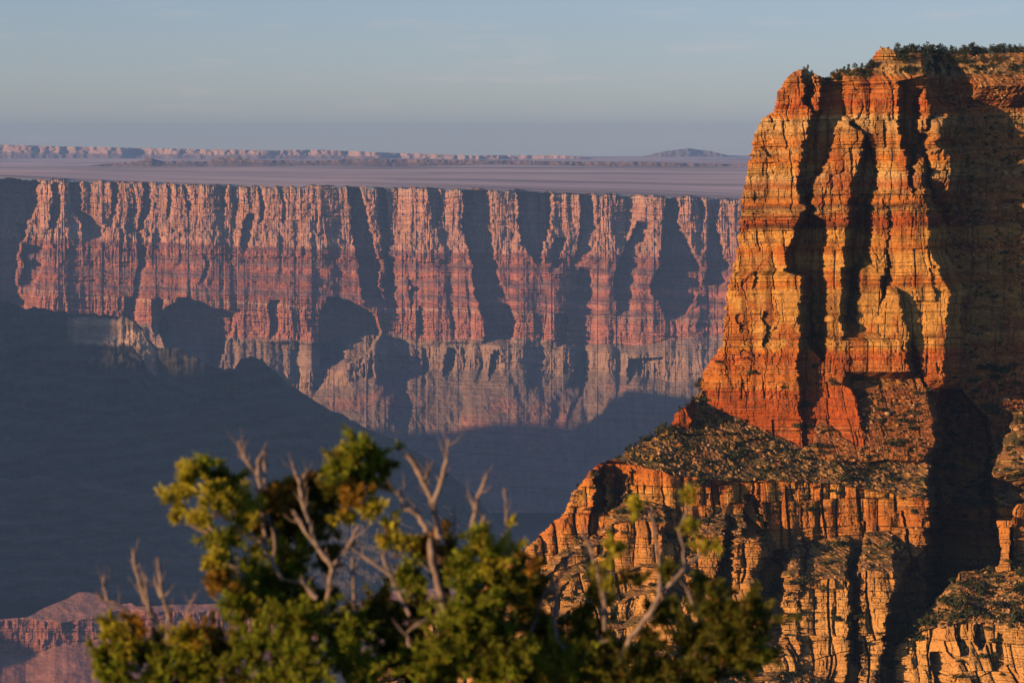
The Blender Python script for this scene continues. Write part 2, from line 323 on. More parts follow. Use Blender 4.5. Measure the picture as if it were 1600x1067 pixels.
GOLD = (0.62, 0.33, 0.075); ORANGE = (0.55, 0.20, 0.035); RED = (0.42, 0.10, 0.022); CREAM = (0.64, 0.42, 0.16)
DARK = (0.13, 0.055, 0.022); TAN = (0.50, 0.28, 0.085); SOIL = (0.26, 0.15, 0.065); OLIVE = (0.085, 0.08, 0.03)
def near_color(px, py, zl, s, cid, ch, tal, sd=0):
    keys = [(60, TAN), (95, TAN), (118, CREAM), (126, ORANGE), (165, RED), (182, ORANGE), (188, CREAM), (210, TAN), (222, ORANGE), (240, TAN), (252, ORANGE), (262, GOLD), (278, CREAM), (292, RED),
            (300, TAN), (318, ORANGE), (326, DARK), (332, TAN), (345, RED), (356, DARK), (362, GOLD), (375, GOLD), (392, ORANGE), (404, GOLD), (430, GOLD), (446, ORANGE), (455, GOLD), (500, GOLD), (540, GOLD), (548, ORANGE),
            (556, RED), (600, ORANGE), (612, RED), (640, RED), (690, RED), (735, ORANGE), (755, GOLD), (790, ORANGE), (835, ORANGE), (850, RED), (870, ORANGE), (900, GOLD), (1000, CREAM), (1100, TAN)]
    kz = np.array([k[0] for k in keys], float)
    z2 = zl + 4 * fbm(s / 30, zl / 60, 3, 7)
    c = np.stack([np.interp(z2, kz, [k[1][i] for k in keys]) for i in range(3)], -1)
    band = np.clip(0.5 + 0.9 * stepn(z2 / 5.3, 121) * (0.6 + 0.6 * fbm(s / 60, zl / 20, 2, 9)) , 0, 1)
    c = mixc(c, DARK, np.clip(0.6 * sm(0.7, 1.0, band) * sm(-0.3, 0.3, fbm(s / 35, zl / 14, 3, 123)), 0, 1))
    c = mixc(c, CREAM, 0.2 * sm(0.6, 0.9, 0.5 + 0.5 * stepn(z2 / 3.1, 122)))
    patch = sm(0.05, 0.4, fbm(s / 26, zl / 40, 4, 131)); c = mixc(c, RED, 0.65 * patch)
    stain = sm(0.15, 0.45, fbm(s / 5, zl / 60, 3, 141)); c = mixc(c, DARK, 0.6 * stain)
    c = c * (0.8 + 0.4 * cid[..., None])
    lowz = sm(780, 900, py)[..., None]
    c = c * (1 - lowz) + (np.array(TAN) * 1.15 * (0.75 + 0.5 * cid[..., None])) * lowz * 0.75 + c * lowz * 0.25
    t = np.zeros(c.shape) + np.array(SOIL)
    t = mixc(t, ORANGE, 0.5 * sm(0.0, 0.5, fbm(s / 30, py / 12, 3, 151)))
    t = mixc(t, OLIVE, sm(-0.25, 0.15, fbm(s / 12, py / 7, 4, 152)) * 0.9)
    t = mixc(t, TAN, (ch > 0.72) * 0.7)
    return c * (1 - tal[..., None]) + t * tal[..., None]

def grid(x0, x1, y0, y1, st):
    xs = np.arange(x0, x1 + st, st); ys = np.arange(y0, y1 + st, st)
    return np.meshgrid(xs, ys)
px, py = grid(556, 1760, 60, 1100, 1.0)
D, tal, X, Y, t1, t2, t3 = near_depth(px, py)
skyy = pl(px + 2.5 * fbm(px / 9, py / 7, 3, 201) + 2.0 * stepn(py / 5.0, 202) + 1.2 * stepn(py / 2.3, 203), SKY_NEAR) + 2.0 * fbm(px / 6, py * 0, 3, 204)
rimd = py - skyy
D = D + 9 * np.clip(1 - rimd / 14, 0, 1) ** 2
D, zl, s, cid, ch = near_detail(px, py, D, tal)
mask = rimd > 0
NEARG = (px, py, D, mask, tal)
col = near_color(px, py, zl, s, cid, ch, tal)
o = relief('canyon_cliff', px, py, NEAR_Y + NPX * D, mask, M_NEAR, col, 100.0)
struct(o)

# second, nearer outcrop at the lower right with its hoodoos
SKY_OUT = [(1372, 1110), (1392, 1050), (1400, 1010), (1425, 975), (1455, 948), (1480, 915), (1492, 906), (1500, 893), (1530, 890), (1556, 884), (1600, 868), (1780, 850)]
px, py = grid(1370, 1770, 770, 1100, 1.0)
w = 5 * fbm(px / 50, py / 50, 3, 301) + 3 * fbm(px / 16, py / 12, 3, 305)
X = px + w; Y = py + 3 * fbm(px / 30, py / 30, 3, 302)
so = pl(X, SKY_OUT)
D2 = -225 - 1.1 * (Y - so); tal2 = np.ones(px.shape)
foot = pl(X, [(1370, 1030), (1400, 1010), (1440, 985), (1480, 975), (1540, 972), (1640, 985), (1780, 990)])
f_front = -225 - 1.1 * (foot - so) - 0.12 * (Y - foot)
cl = np.where(Y > foot, f_front, 999); n = Y > foot; D2 = np.where(n, cl, D2); tal2 = np.where(n, 0.0, tal2)
def put2(v, tw=0.0):
    global D2, tal2
    n = v < D2; tal2 = np.where(n, tw, tal2); D2 = np.where(n, v, D2)
hood = np.minimum(mass(X, Y, [(812, 1557, 1580), (822, 1556, 1580), (824, 1561, 1578), (850, 1560, 1579), (856, 1561, 1578), (884, 1559, 1578), (900, 1556, 1580)], -243, 0.4, side=3, bot=3),
                  mass(X, Y, [(788, 1588, 1640), (796, 1580, 1660), (850, 1584, 1670), (900, 1584, 1680)], -247, 0.35, side=3, bot=3))
put2(hood)
put2(mass(X, Y, [(896, 1493, 1500), (905, 1491, 1503)], -241, 0.3))
D2 = D2 + recess(X, Y, [(972, 1490, 1512), (1000, 1492, 1513), (1020, 1500, 1516)], 25) + recess(X, Y, [(975, 1525, 1536), (1000, 1522, 1540), (1010, 1530, 1538)], 22)
D2 = D2 + recess(X, Y, [(1020, 1452, 1470), (1045, 1456, 1482), (1100, 1464, 1492)], 26) + recess(X, Y, [(990, 1560, 1570), (1040, 1556, 1570)], 12)
hm = hood < -150
sk2 = pl(px + 3 * fbm(px / 8, py / 8, 3, 311), SKY_OUT) + 2 * fbm(px / 5, py * 0, 3, 304)
jag = px + 1.8 * fbm(px / 7, py / 5, 3, 312) + 1.2 * stepn(py / 4, 313)
inh = (((jag > pl(py, [(812, 1557), (822, 1556), (824, 1561), (850, 1561), (856, 1564), (884, 1560), (900, 1556)])) & (jag < pl(py, [(812, 1581), (822, 1581), (824, 1579), (850, 1579), (856, 1577), (884, 1578), (900, 1582)])) & (py > 812)) |
       ((jag > pl(py, [(788, 1588), (796, 1580), (850, 1583), (900, 1583)])) & (py > 786 + 0.004 * (px - 1600) ** 2 * (px < 1600))))
mask = (py > sk2) | inh
D2 = D2 + 6 * np.clip(1 - (py - sk2) / 10, 0, 1) ** 2 * (~inh)
D2, zl, s, cid, ch = near_detail(px, py, D2, tal2, sd=400)
OUTG = (px, py, D2, mask, tal2)
col = near_color(px, py, zl, s, cid, ch, tal2)
struct(relief('rocky_outcrop', px, py, NEAR_Y + NPX * D2, mask, M_NEAR, col, 50.0))

# ------------------------------------------------------------------ far canyon wall
FY = 8000.0; FPX = FY / F
RIM = [(-60, 274), (0, 276), (70, 280), (240, 286), (400, 291), (520, 291), (545, 288), (560, 292), (700, 294), (810, 298), (870, 301), (1000, 305), (1160, 312), (1280, 316)]
S1 = [(-60, 372), (0, 374), (200, 379), (540, 392), (700, 395), (1160, 402), (1280, 404)]
S2 = [(-60, 446), (50, 450), (240, 468), (370, 470), (540, 482), (720, 480), (900, 492), (1130, 500), (1280, 502)]
S3 = [(-60, 490), (50, 492), (200, 505), (370, 527), (500, 532), (590, 515), (660, 532), (800, 527), (900, 537), (1000, 539), (1080, 525), (1280, 520)]
S4 = [(-60, 585), (420, 582), (520, 575), (560, 566), (600, 553), (660, 540), (760, 537), (870, 546), (950, 552), (1100, 560), (1280, 566)]
px, py = grid(-190, 1750, 268, 800, 0.9)
lwr = sm(360, 480, py)
w = 4 * fbm(px / 40, py / 80, 3, 501) + (2 + 3 * lwr) * fbm(px / 16, py / 40, 3, 505)
X = px + w; Y = py + 3 * fbm(px / 30, py / 40, 3, 511)
r0 = pl(px, RIM) + 2.6 * fbm(px / 14, px * 0, 4, 506) + 1.8 * stepn(px / 9 + fbm(px / 30, px * 0, 2, 5), 508) + 2.2 * fbm(px / 90, px * 0, 2, 513) - 2.2 * sm(0.2, 0.5, fbm(px / 30, px * 0, 2, 507)); s1 = pl(X, S1); s2 = pl(X, S2); s3 = pl(X, S3) + 3 * fbm(px / 25, px * 0, 3, 509); s4 = np.maximum(pl(X, S4) + 9 * fbm(px / 55, px * 0, 2, 510), s3 + 7)
# buttress field: spurs run forward as the wall goes down
spur = ridged(X / 46 + 0.5 * fbm(X / 60, Y / 60, 2, 512), Y / 500, 2, 521)
spur2 = ridged(X / 120, Y / 900, 2, 525)
kb = np.clip((Y - r0) / 95, 0, 1)
D = -0.18 * relu(np.minimum(Y, s1) - r0) - 0.65 * relu(np.minimum(Y, s1) - (r0 + 52))
D = D - 14 * fbm(X / 110, Y / 600, 2, 526)
sup = relu(np.minimum(Y, s2) - s1) + 2.5 * fbm(X / 40, Y / 40, 2, 527) * sm(0, 10, Y - s1)
D = D - (sup * 1.3 + 4.4 * np.sin(sup / 23.5 * 2 * np.pi) + 0.9 * np.sin(sup / 5.8 * 2 * np.pi))
D = D - 0.12 * relu(np.minimum(Y, s3) - s2)
D = D - 2.4 * np.minimum(relu(np.minimum(Y, s4) - s3), 12) - 0.9 * relu(np.minimum(Y, s4) - s3 - 12) - 0.15 * relu(np.minimum(Y, s4 + 34) - s4) - 1.5 * relu(Y - s4 - 34)
dn = sm(0, 60, Y - s3)
# every tier is the plan line of the tier above grown outwards: round headlands, sharp re-entrants
cx_ = np.arange(-300, 1900, 1.0)
def plan(seed, a1, w1, a2, w2, a3, w3):
    f = lambda w, k: sm(-0.15, 0.55, fbm(cx_ / w, cx_ * 0 + k * 3.3, 2, seed + k))
    return a1 * f(w1, 0) + a2 * f(w2, 1) + a3 * f(w3, 2)
def tier(R0_, rad):
    rows_ = []
    cache = {}
    for q in rad:
        k = int(round(q / 1.5))
        if k not in cache:
            rr_ = max(k * 1.5, 0.01); o_ = R0_.copy()
            for t in range(1, int(min(rr_, 110)) + 1):
                h_ = rr_ - math.sqrt(max(rr_ * rr_ - t * t, 0)); o_[t:] = np.minimum(o_[t:], R0_[:-t] + h_); o_[:-t] = np.minimum(o_[:-t], R0_[t:] + h_)
            cache[k] = o_
        rows_.append(cache[k])
    return np.stack(rows_)
yrow = py[:, 0]
def look(T): return np.stack([np.interp(X[i], cx_, T[i]) for i in range(len(yrow))])
RA = plan(2501, 26, 75, 15, 30, 7, 12); RB = plan(2511, 34, 90, 20, 38, 8, 15); RC = plan(2521, 26, 80, 15, 34, 6, 14)
bay = 0.30 + 0.45 * sm(480, 640, cx_); RA = RA * bay; RB = RB * bay
D = D + look(tier(RA, 2 + 0.10 * relu(yrow - 300) + 0.75 * relu(yrow - 350)))
D = D + sm(0, 60, Y - s1) * look(tier(RB, 3 + 0.10 * relu(yrow - 460) + 1.2 * relu(yrow - 525)))
D = D + sm(0, 12, Y - s3) * look(tier(RC, 3 + 0.1 * relu(yrow - 540) + 1.3 * relu(yrow - 588)))
D = D - 8 * dn * (ridged(X / 40 + 0.5 * fbm(X / 50, Y / 50, 2, 528), Y / 220, 2, 529) - 0.6) + 5 * dn * fbm(X / 22, Y / 22, 4, 530)
fl = ridged(X / 9.5, Y / 140, 3, 531); fl2 = ridged(X / 3.6, Y / 40, 2, 541)
deep = 0.35 + 1.3 * sm(-0.1, 0.5, fbm(X / 45, Y / 120, 2, 532))
upw = 1 - sm(395, 420, Y); redw = sm(0, 6, Y - s2) * (1 - sm(-4, 4, Y - s3)); tap = sm(0, 4, Y - s4) * (1 - sm(30, 38, Y - s4)); sl_ = sm(-2, 3, Y - s3) * (1 - tap)
D = D - deep * (3.2 * upw + 2.6 * redw + 5 * tap + 1.2 * (1 - sl_)) * (fl - 0.6) - deep * (1.2 * upw + 0.6 * (1 - sl_) + 1.2 * tap) * (fl2 - 0.6)
D = D - 5 * upw * (sm(19, 22, Y - r0 + 3 * fbm(X / 60, X * 0, 2, 533)) + sm(38, 40, Y - r0 + 3 * fbm(X / 50, X * 0, 2, 534)))
b1, be1, bf1 = blocks(X, Y, 13, 42, 553); b2, be2, bf2 = blocks(X, Y, 5.2, 15, 554); b3, be3, bf3 = blocks(X, Y, 2.6, 5, 555)
solid = upw + 0.8 * redw + 0.8 * tap + 0.35
solid = solid * (0.4 + 0.8 * deep) * (1 - 0.85 * sl_)
D = D + solid * (3.0 * b1 + 1.6 * b2 + 0.8 * b3) + 1.5 * solid * np.clip(1 - be1 / 0.08, 0, 1)
D = D + 1.6 * stepn((Y - 0.06 * px) / 4.4, 551) + 1.0 * stepn((Y - 0.05 * px) / 2.3, 552) + 2.8 * fbm(X / 9, Y / 9, 4, 561, 0.6)
D = D + 6 * upw * sm(r0 * 0 + 40, r0 * 0 + 75, Y - r0) * fbm(X / 12, Y / 14, 3, 571)
G = [
 ([(285, 543, 558), (340, 548, 575), (400, 556, 590), (450, 563, 592), (474, 570, 605)], 42),
 ([(290, 588, 602), (350, 592, 605), (400, 600, 608), (450, 600, 618), (482, 606, 622)], 24),
 ([(292, 670, 687), (330, 672, 690), (352, 675, 684)], 18),
 ([(290, 724, 763), (350, 722, 768), (400, 735, 772), (450, 742, 785), (500, 758, 806), (530, 757, 801)], 46),
 ([(290, 806, 864), (350, 810, 860), (385, 815, 850), (405, 835, 845)], 46),
 ([(300, 905, 925), (350, 908, 930), (380, 905, 932), (402, 900, 915)], 22),
 ([(305, 1041, 1056), (350, 1036, 1060), (400, 1034, 1088), (450, 1015, 1098), (492, 1040, 1070)], 50),
 ([(348, 998, 1016), (385, 978, 1004), (420, 962, 996), (450, 957, 996), (484, 965, 985)], 28),
 ([(350, 1110, 1118), (400, 1104, 1132), (430, 1103, 1140), (472, 1088, 1120)], 24),
 ([(305, 1108, 1120), (350, 1112, 1122)], 14), ([(305, 1090, 1098), (345, 1094, 1104)], 12),
 ([(262, -130, 16), (285, -130, 62), (320, -130, 60), (345, -130, 46), (380, -130, 34), (420, -130, 24), (450, -130, 28), (480, -130, 42)], 135),
 ([(350, 24, 50), (380, 38, 72), (420, 36, 64), (450, 30, 52)], 22),
 ([(285, 82, 92), (340, 80, 95), (360, 76, 88)], 14), ([(285, 112, 126), (330, 110, 124), (350, 128, 160), (372, 130, 160)], 18),
 ([(288, 176, 184), (340, 172, 182)], 10), ([(288, 224, 236), (330, 222, 234), (362, 214, 222)], 12), ([(290, 262, 271), (340, 262, 268)], 9),
 ([(290, 290, 297), (330, 292, 298)], 8), ([(290, 345, 352), (330, 343, 350)], 8), ([(290, 405, 412), (350, 404, 410)], 8), ([(292, 440, 446), (350, 441, 446)], 7),
 ([(335, 385, 398), (370, 376, 392), (386, 380, 388)], 14), ([(385, 222, 234), (470, 206, 220)], 12), ([(400, 320, 328), (440, 314, 322)], 8),
 ([(465, 200, 212), (500, 192, 210)], 14), ([(470, 235, 252), (520, 240, 262)], 20), ([(466, 278, 300), (480, 262, 335), (490, 250, 368), (520, 247, 362), (548, 262, 350), (580, 290, 340)], 70),
 ([(466, 514, 532), (476, 508, 560), (490, 501, 584), (520, 498, 594), (545, 502, 580), (570, 502, 545)], 56),
 ([(470, 422, 438), (522, 420, 432)], 14), ([(480, 655, 662), (520, 650, 664)], 10), ([(490, 868, 888), (535, 872, 884)], 18),
 ([(372, 866, 885), (420, 860, 872)], 14), ([(420, 905, 925), (470, 900, 925)], 20), ([(438, 640, 655), (475, 642, 656)], 12),
 ([(545, 700, 712), (585, 694, 712)], 14), ([(548, 770, 782), (590, 762, 784)], 18), ([(552, 902, 918), (600, 896, 916)], 16), ([(560, 985, 1040), (592, 980, 1038)], 22),
]
XG = px + 3.0 * fbm(px / 22, py / 30, 3, 581) + 2.4 * fbm(px / 7, py / 9, 3, 582) + 1.8 * stepn(Y / 7, 583) + 1.0 * stepn(Y / 2.6, 584)
for rows, dep in G:
    D = D + recess(XG, Y, rows, dep, 2.2, 18.0)
rimd = py - r0
D = D + 5 * np.clip(1 - rimd / 5, 0, 1) ** 2
mask = rimd > 0
zl = Y - s1 * 0 - 0.035 * (px - 600)
KA = (0.50, 0.32, 0.22); CO = (0.54, 0.29, 0.19); HE = (0.38, 0.15, 0.10); SU = (0.46, 0.175, 0.115); RW = (0.50, 0.21, 0.14); TO = (0.36, 0.25, 0.18); TP = (0.40, 0.27, 0.19); VI = (0.27, 0.195, 0.145)
c = np.zeros(px.shape + (3,)) + np.array(CO)
c = mixc(c, KA, 1 - sm(8, 16, Y - r0))
c = mixc(c, (0.07, 0.07, 0.035), (1 - sm(1.5, 3.5, py - r0)) * (0.4 + 0.6 * sm(-0.2, 0.2, fbm(px / 5, py / 2, 2, 596))))
c = mixc(c, KA, 0.6 * sm(50, 80, Y - r0) * sm(-0.1, 0.4, fbm(X / 14, Y / 16, 3, 591)))
c = mixc(c, SU, sm(-6, 4, Y - s1 + 4 * fbm(X / 10, Y / 10, 2, 3)))
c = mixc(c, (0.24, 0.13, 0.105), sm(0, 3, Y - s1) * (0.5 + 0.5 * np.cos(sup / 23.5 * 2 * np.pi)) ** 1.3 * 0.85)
c = mixc(c, TO, 0.35 * sm(0, 3, Y - s1) * sm(0.1, 0.4, fbm(X / 18, Y / 8, 3, 592)))
c = mixc(c, RW, sm(0, 3, Y - s2)); c = mixc(c, (0.52, 0.32, 0.22), sm(0, 2, Y - s2) * (1 - sm(5, 9, Y - s2)) * 0.7)
c = mixc(c, TO, sm(-3, 3, Y - s3)); c = mixc(c, TP, sm(-2, 3, Y - s4)); c = mixc(c, VI, sm(30, 40, Y - s4))
c = mixc(c, RW, 0.5 * sm(45, 60, Y - s4) * sm(0.0, 0.4, fbm(X / 60, Y / 30, 3, 593)))
c = c * (1 + 0.18 * stepn(zl / 3.1, 595) * (1 - sm(-3, 3, Y - s3)))[..., None] * (1 + 0.22 * fbm(X / 7, Y / 20, 3, 594))[..., None]
struct(relief('canyon_wall', px, py, FY + FPX * D, mask, M_FAR, np.clip(c, 0.01, 1), 500.0))

# ------------------------------------------------------------------ dark ridges inside the canyon (in the shade)
def ridge(name, sky_pts, x0, x1, y1, Y0, slope, seed, colr, cliff=30, gamp=24, cliffslope=0.25, back=500.0, st=1.3, jag=3.0, sunlit_facecol=(0.40, 0.27, 0.16)):
    m = Y0 / F
    y0 = min(p[1] for p in sky_pts) - 12
    px, py = grid(x0, x1, y0, y1, st)
    sk = pl(px, sky_pts) + jag * fbm(px / 14, px * 0, 4, seed)
    r = py - sk
    D = -cliffslope * np.minimum(relu(r), cliff) - slope * relu(r - cliff)
    D = D - gamp * (ridged(px / 70 + 0.4 * fbm(py / 60, px / 60, 2, seed + 3), py / 260, 4, seed + 1) - 0.5) * sm(0, 60, r)
    D = D - 9 * (ridged(px / 13, py / 120, 3, seed + 6) - 0.6) * (1 - sm(cliff, cliff + 15, r)) + 4 * fbm(px / 20, py / 12, 4, seed + 2)
    tb = r + 8 * fbm(px / 50, py / 40, 3, seed + 12)
    D = D - 5.0 * np.sin(tb / 23 * 2 * np.pi) * sm(cliff, cliff + 20, r) - 7 * fbm(px / 18, py / 18, 4, seed + 13, 0.6) * sm(10, 40, r)
    D = D + 6 * np.clip(1 - r / 6, 0, 1) ** 2
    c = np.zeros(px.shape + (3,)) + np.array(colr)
    c = mixc(c, sunlit_facecol, sm(4, 8, r) * (1 - sm(cliff - 4, cliff + 4, r)) * 0.9 * sm(100, 120, px) * (1 - sm(235, 250, px)))  # paler face painted in to brighten the sunlit stretch of the crest
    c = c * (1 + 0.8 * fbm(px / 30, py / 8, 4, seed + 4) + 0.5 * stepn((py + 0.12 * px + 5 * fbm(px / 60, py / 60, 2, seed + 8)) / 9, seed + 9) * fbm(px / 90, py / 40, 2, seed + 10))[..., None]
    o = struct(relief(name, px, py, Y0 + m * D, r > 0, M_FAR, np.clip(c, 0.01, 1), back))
    return o
LR = [(-60, 462), (0, 470), (40, 480), (100, 485), (130, 489), (145, 486), (160, 492), (176, 493), (190, 489), (205, 496), (222, 512), (230, 530), (245, 541), (280, 545),
      (300, 556), (320, 565), (350, 573), (365, 575), (375, 562), (392, 554), (410, 560), (425, 575), (440, 588), (455, 605), (480, 620), (540, 650), (600, 690), (660, 730), (740, 800)]
ridge('canyon_ridge', LR, -60, 720, 900, 6250, 0.75, 601, (0.06, 0.058, 0.04), cliff=48, jag=6.0, sunlit_facecol=(0.48, 0.33, 0.20), gamp=30)
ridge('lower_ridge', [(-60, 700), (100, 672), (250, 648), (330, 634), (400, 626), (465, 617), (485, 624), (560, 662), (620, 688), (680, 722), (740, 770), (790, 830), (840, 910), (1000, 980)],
      -60, 870, 900, 6050, 0.9, 641, (0.06, 0.055, 0.042), cliff=5, gamp=10, jag=0.8, sunlit_facecol=(0.10, 0.08, 0.06))

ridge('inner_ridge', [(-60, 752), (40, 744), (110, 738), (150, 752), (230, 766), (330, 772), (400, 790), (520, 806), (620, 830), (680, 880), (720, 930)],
      -60, 700, 940, 5850, 0.75, 681, (0.075, 0.065, 0.05), cliff=12, gamp=22, jag=4.0, sunlit_facecol=(0.12, 0.09, 0.065))
# mesa at the bottom of the canyon that still catches the sun
MS = [(-60, 968), (0, 966), (40, 964), (70, 948), (100, 936), (122, 925), (140, 924), (160, 933), (190, 943), (205, 941), (215, 947), (250, 945), (300, 943), (400, 944), (470, 960), (560, 940), (620, 920), (700, 918), (760, 930)]
px, py = grid(-60, 760, 910, 1110, 1.0)
sk = pl(px, MS) + 0.8 * fbm(px / 12, px * 0, 3, 661); r = py - sk
lip = pl(px, [(-60, 970), (45, 966), (100, 970), (150, 962), (200, 952), (260, 954), (360, 957), (500, 966), (600, 950), (760, 950)]) + 3 * fbm(px / 30, py / 40, 3, 662)
toe = pl(px, [(-60, 1020), (40, 1025), (90, 1010), (150, 998), (240, 994), (360, 990), (500, 1000), (760, 1000)]) + 2 * fbm(px / 20, px * 0, 3, 663)
D = -2.6 * relu(np.minimum(py, lip) - 918) - 0.25 * relu(np.minimum(py, toe) - lip) - 3.2 * relu(py - toe) + 7 * fbm(px / 60, py / 60, 3, 670)
fc = sm(0, 3, py - lip) * (1 - sm(-3, 3, py - toe))
mb1, me1, mf1 = blocks(px, py, 11, 20, 668); mb2, me2, mf2 = blocks(px, py, 4.5, 9, 669)
D = D - fc * (7 * (ridged(px / 22, py / 80, 3, 664) - 0.6) + 5 * mb1 + 3 * mb2) + 6 * fbm(px / 25, py / 15, 4, 665) + fc * 2 * stepn(py / 3.2, 666)
c = np.zeros(px.shape + (3,)) + np.array((0.44, 0.23, 0.16)); c = mixc(c, (0.36, 0.155, 0.11), fc); c = mixc(c, (0.40, 0.20, 0.15), sm(0, 4, py - toe))
c = c * (1 + 0.25 * fbm(px / 20, py / 8, 4, 667))[..., None]
struct(relief('sunlit_mesa', px, py, 5400 + 5400 / F * D, r > 0, M_FAR, c, 300.0))

# ------------------------------------------------------------------ canyon floor, river, plain beyond the rim
def sheet(name, x0, x1, y0, y1, nx, ny, z, amp, sc, mat, c, seed, hfun=None):
    gx, gy = np.meshgrid(np.linspace(x0, x1, nx), np.linspace(y0, y1, ny))
    gz = z + amp * fbm(gx / sc, gy / sc, 4, seed)
    if hfun is not None: gz = hfun(gx, gy, gz)
    co = np.stack([gx.ravel(), gy.ravel(), gz.ravel()], 1)
    i = (np.arange(ny - 1)[:, None] * nx + np.arange(nx - 1)[None]).ravel()
    q = np.stack([i, i + 1, i + 1 + nx, i + nx], 1)
    base_ = np.array(c)[None] + 0 * gx.ravel()[:, None]
    if name == 'desert_plain':
        t_ = 0.75 * sm(0.05, 0.35, fbm(gx.ravel() / 1800, gy.ravel() / 420, 4, 735) )[:, None]
        base_ = base_ * (1 - t_) + np.array((0.36, 0.27, 0.20)) * t_
    cc = base_ * (1 + 0.35 * fbm(gx.ravel() / sc * 2, gy.ravel() / sc * 2, 4, seed + 9))[:, None]
    return struct(link(mesh_np(name, co, q, mat, np.clip(cc, 0.01, 1), smooth=True)))
RVY = [5200, 6000, 6590, 7000, 7180, 7270, 7330, 7400]; RVX = [-900, -500, -300, -260, -200, -110, 90, 700]
def cf(gx, gy, gz):
    # river bed, sunk 6 m
    cx = np.interp(gy, RVY, RVX)
    d = np.abs(gx - cx); return gz - 22 * np.exp(-(d / 90.0) ** 2) + 40 * sm(150, 900, d)
sheet('canyon_floor', -6000, 3000, -1500, 9000, 360, 420, -858, 12, 500, M_FAR, (0.07, 0.062, 0.05), 701, cf)
M_WATER = bpy.data.materials.new('river_water'); M_WATER.use_nodes = True
b = M_WATER.node_tree.nodes['Principled BSDF']; b.inputs['Base Color'].default_value = (0.10, 0.13, 0.12, 1); b.inputs['Roughness'].default_value = 0.12
wn = M_WATER.node_tree.nodes.new('ShaderNodeTexNoise'); wn.inputs['Scale'].default_value = 0.3
wb = M_WATER.node_tree.nodes.new('ShaderNodeBump'); wb.inputs['Distance'].default_value = 0.4
M_WATER.node_tree.links.new(wn.outputs['Fac'], wb.inputs['Height']); M_WATER.node_tree.links.new(wb.outputs['Normal'], b.inputs['Normal'])
ys = np.linspace(5200, 7400, 120); xs = np.interp(ys, RVY, RVX)
xs = np.convolve(np.pad(xs, 2, 'edge'), np.ones(5) / 5, 'valid')
co = []
tx = np.gradient(xs); ty = np.gradient(ys); L = np.hypot(tx, ty); nxn, nyn = ty / L, -tx / L
wd = 42 + 12 * fbm(ys / 200, ys * 0, 2, 5)
for sgn in (-1, 1):
    co.append(np.stack([xs + sgn * nxn * wd, ys + sgn * nyn * wd, np.full(120, -868.0)], 1))
co = np.concatenate(co); i = np.arange(119); q = np.stack([i, i + 120, i + 121, i + 1], 1)
struct(link(mesh_np('river', co, q, M_WATER)))

PLZ = -100.0
def plf(gx, gy, gz):
    rp = pl(800 + F * gx / 8000.0, RIM); rz = -(rp - 225) / F * 8060 - 2
    mound = 16 * relu(fbm(gx / 900, gy / 500, 4, 731)) * sm(9000, 12000, gy)
    return gz + mound + (rz - PLZ) * (1 - sm(8060, 13000, gy)) * np.exp(-relu(np.abs(gx) - 2500) / 2000)
sheet('desert_plain', -24000, 24000, 8060, 25500, 500, 460, PLZ, 7, 1500, M_PLAIN, (0.86, 0.68, 0.57), 721, plf)

# unseen ridge added to the west to shade the gorge: crest shaped to place the sunlit gaps
XO = -3000.0
crest = [(-1500, -1100), (2400, -900), (3200, -620), (3500, -500), (3700, -460), (4200, -450), (4222, -300), (4248, 70), (4400, 40), (4535, 85), (4667, 105), (4724, 120), (4752, 0), (4826, -5), (4858, 115),
         (4990, 125), (5150, 105), (5270, 50), (5344, 12), (5483, -55), (5631, -85), (5760, -140), (5816, -165), (6000, -225), (6360, -220), (6650, -150), (8000, -130)]
gx, gy = np.meshgrid(np.sign(np.linspace(-1, 1, 57)) * np.abs(np.linspace(-1, 1, 57)) ** 1.8 * 1400, np.linspace(-1500, 8000, 760))
hc = pl(gy, crest) + 14 * fbm(gy / 90, gy * 0, 3, 741)
gz = hc - np.minimum(np.abs(gx), 150) * 2.2 - relu(np.abs(gx) - 150) * 0.55 + 30 * fbm(gx / 200, gy / 200, 4, 742) * sm(0, 200, np.abs(gx))
co = np.stack([(gx + XO).ravel(), gy.ravel(), gz.ravel()], 1)
i = (np.arange(759)[:, None] * 57 + np.arange(56)[None]).ravel()
struct(link(mesh_np('western_shade_ridge', co, np.stack([i, i + 1, i + 58, i + 57], 1), M_FAR, np.zeros((len(co), 3)) + np.array((0.3, 0.2, 0.14)), smooth=False)))

# ------------------------------------------------------------------ far cliffs and buttes beyond the plain
def farcliff(name, sky_pts, base_pts, x0, x1, Y0, seed, c1, c2, back=2500.0, st=1.0, gamp=18):
    px, py = grid(x0, x1, min(p[1] for p in sky_pts) - 6, max(p[1] for p in base_pts) + 8, 0.5)
    m = Y0 / F
    sk = pl(px, sky_pts) + 0.7 * fbm(px / 22, px * 0, 4, seed); bs = pl(px, base_pts) + 1.0 * fbm(px / 30, px * 0, 3, seed + 1)
    r = py - sk; h = np.maximum(bs - sk, 0.5); t = np.clip(r / h, 0, 1)
    D = -0.6 * relu(r) * (t < 0.5) - np.where(t >= 0.5, 0.3 * h + 4.0 * (r - 0.5 * h), 0)
    D = D - gamp * fbm(px / 45, py / 60, 4, seed + 2, 0.6) - 3 * fbm(px / 6, py / 3, 3, seed + 3)
    c = np.zeros(px.shape + (3,)) + np.array(c1); c = mixc(c, c2, sm(0.45, 0.75, t + 0.2 * fbm(px / 15, py / 3, 3, seed + 4)))
    c = c * (1 + 0.3 * fbm(px / 10, py / 2, 3, seed + 5))[..., None]
    struct(relief(name, px, py, Y0 + m * D, (r > 0) & (py < bs + 3), M_PLAIN, np.clip(c, 0.01, 1), back))
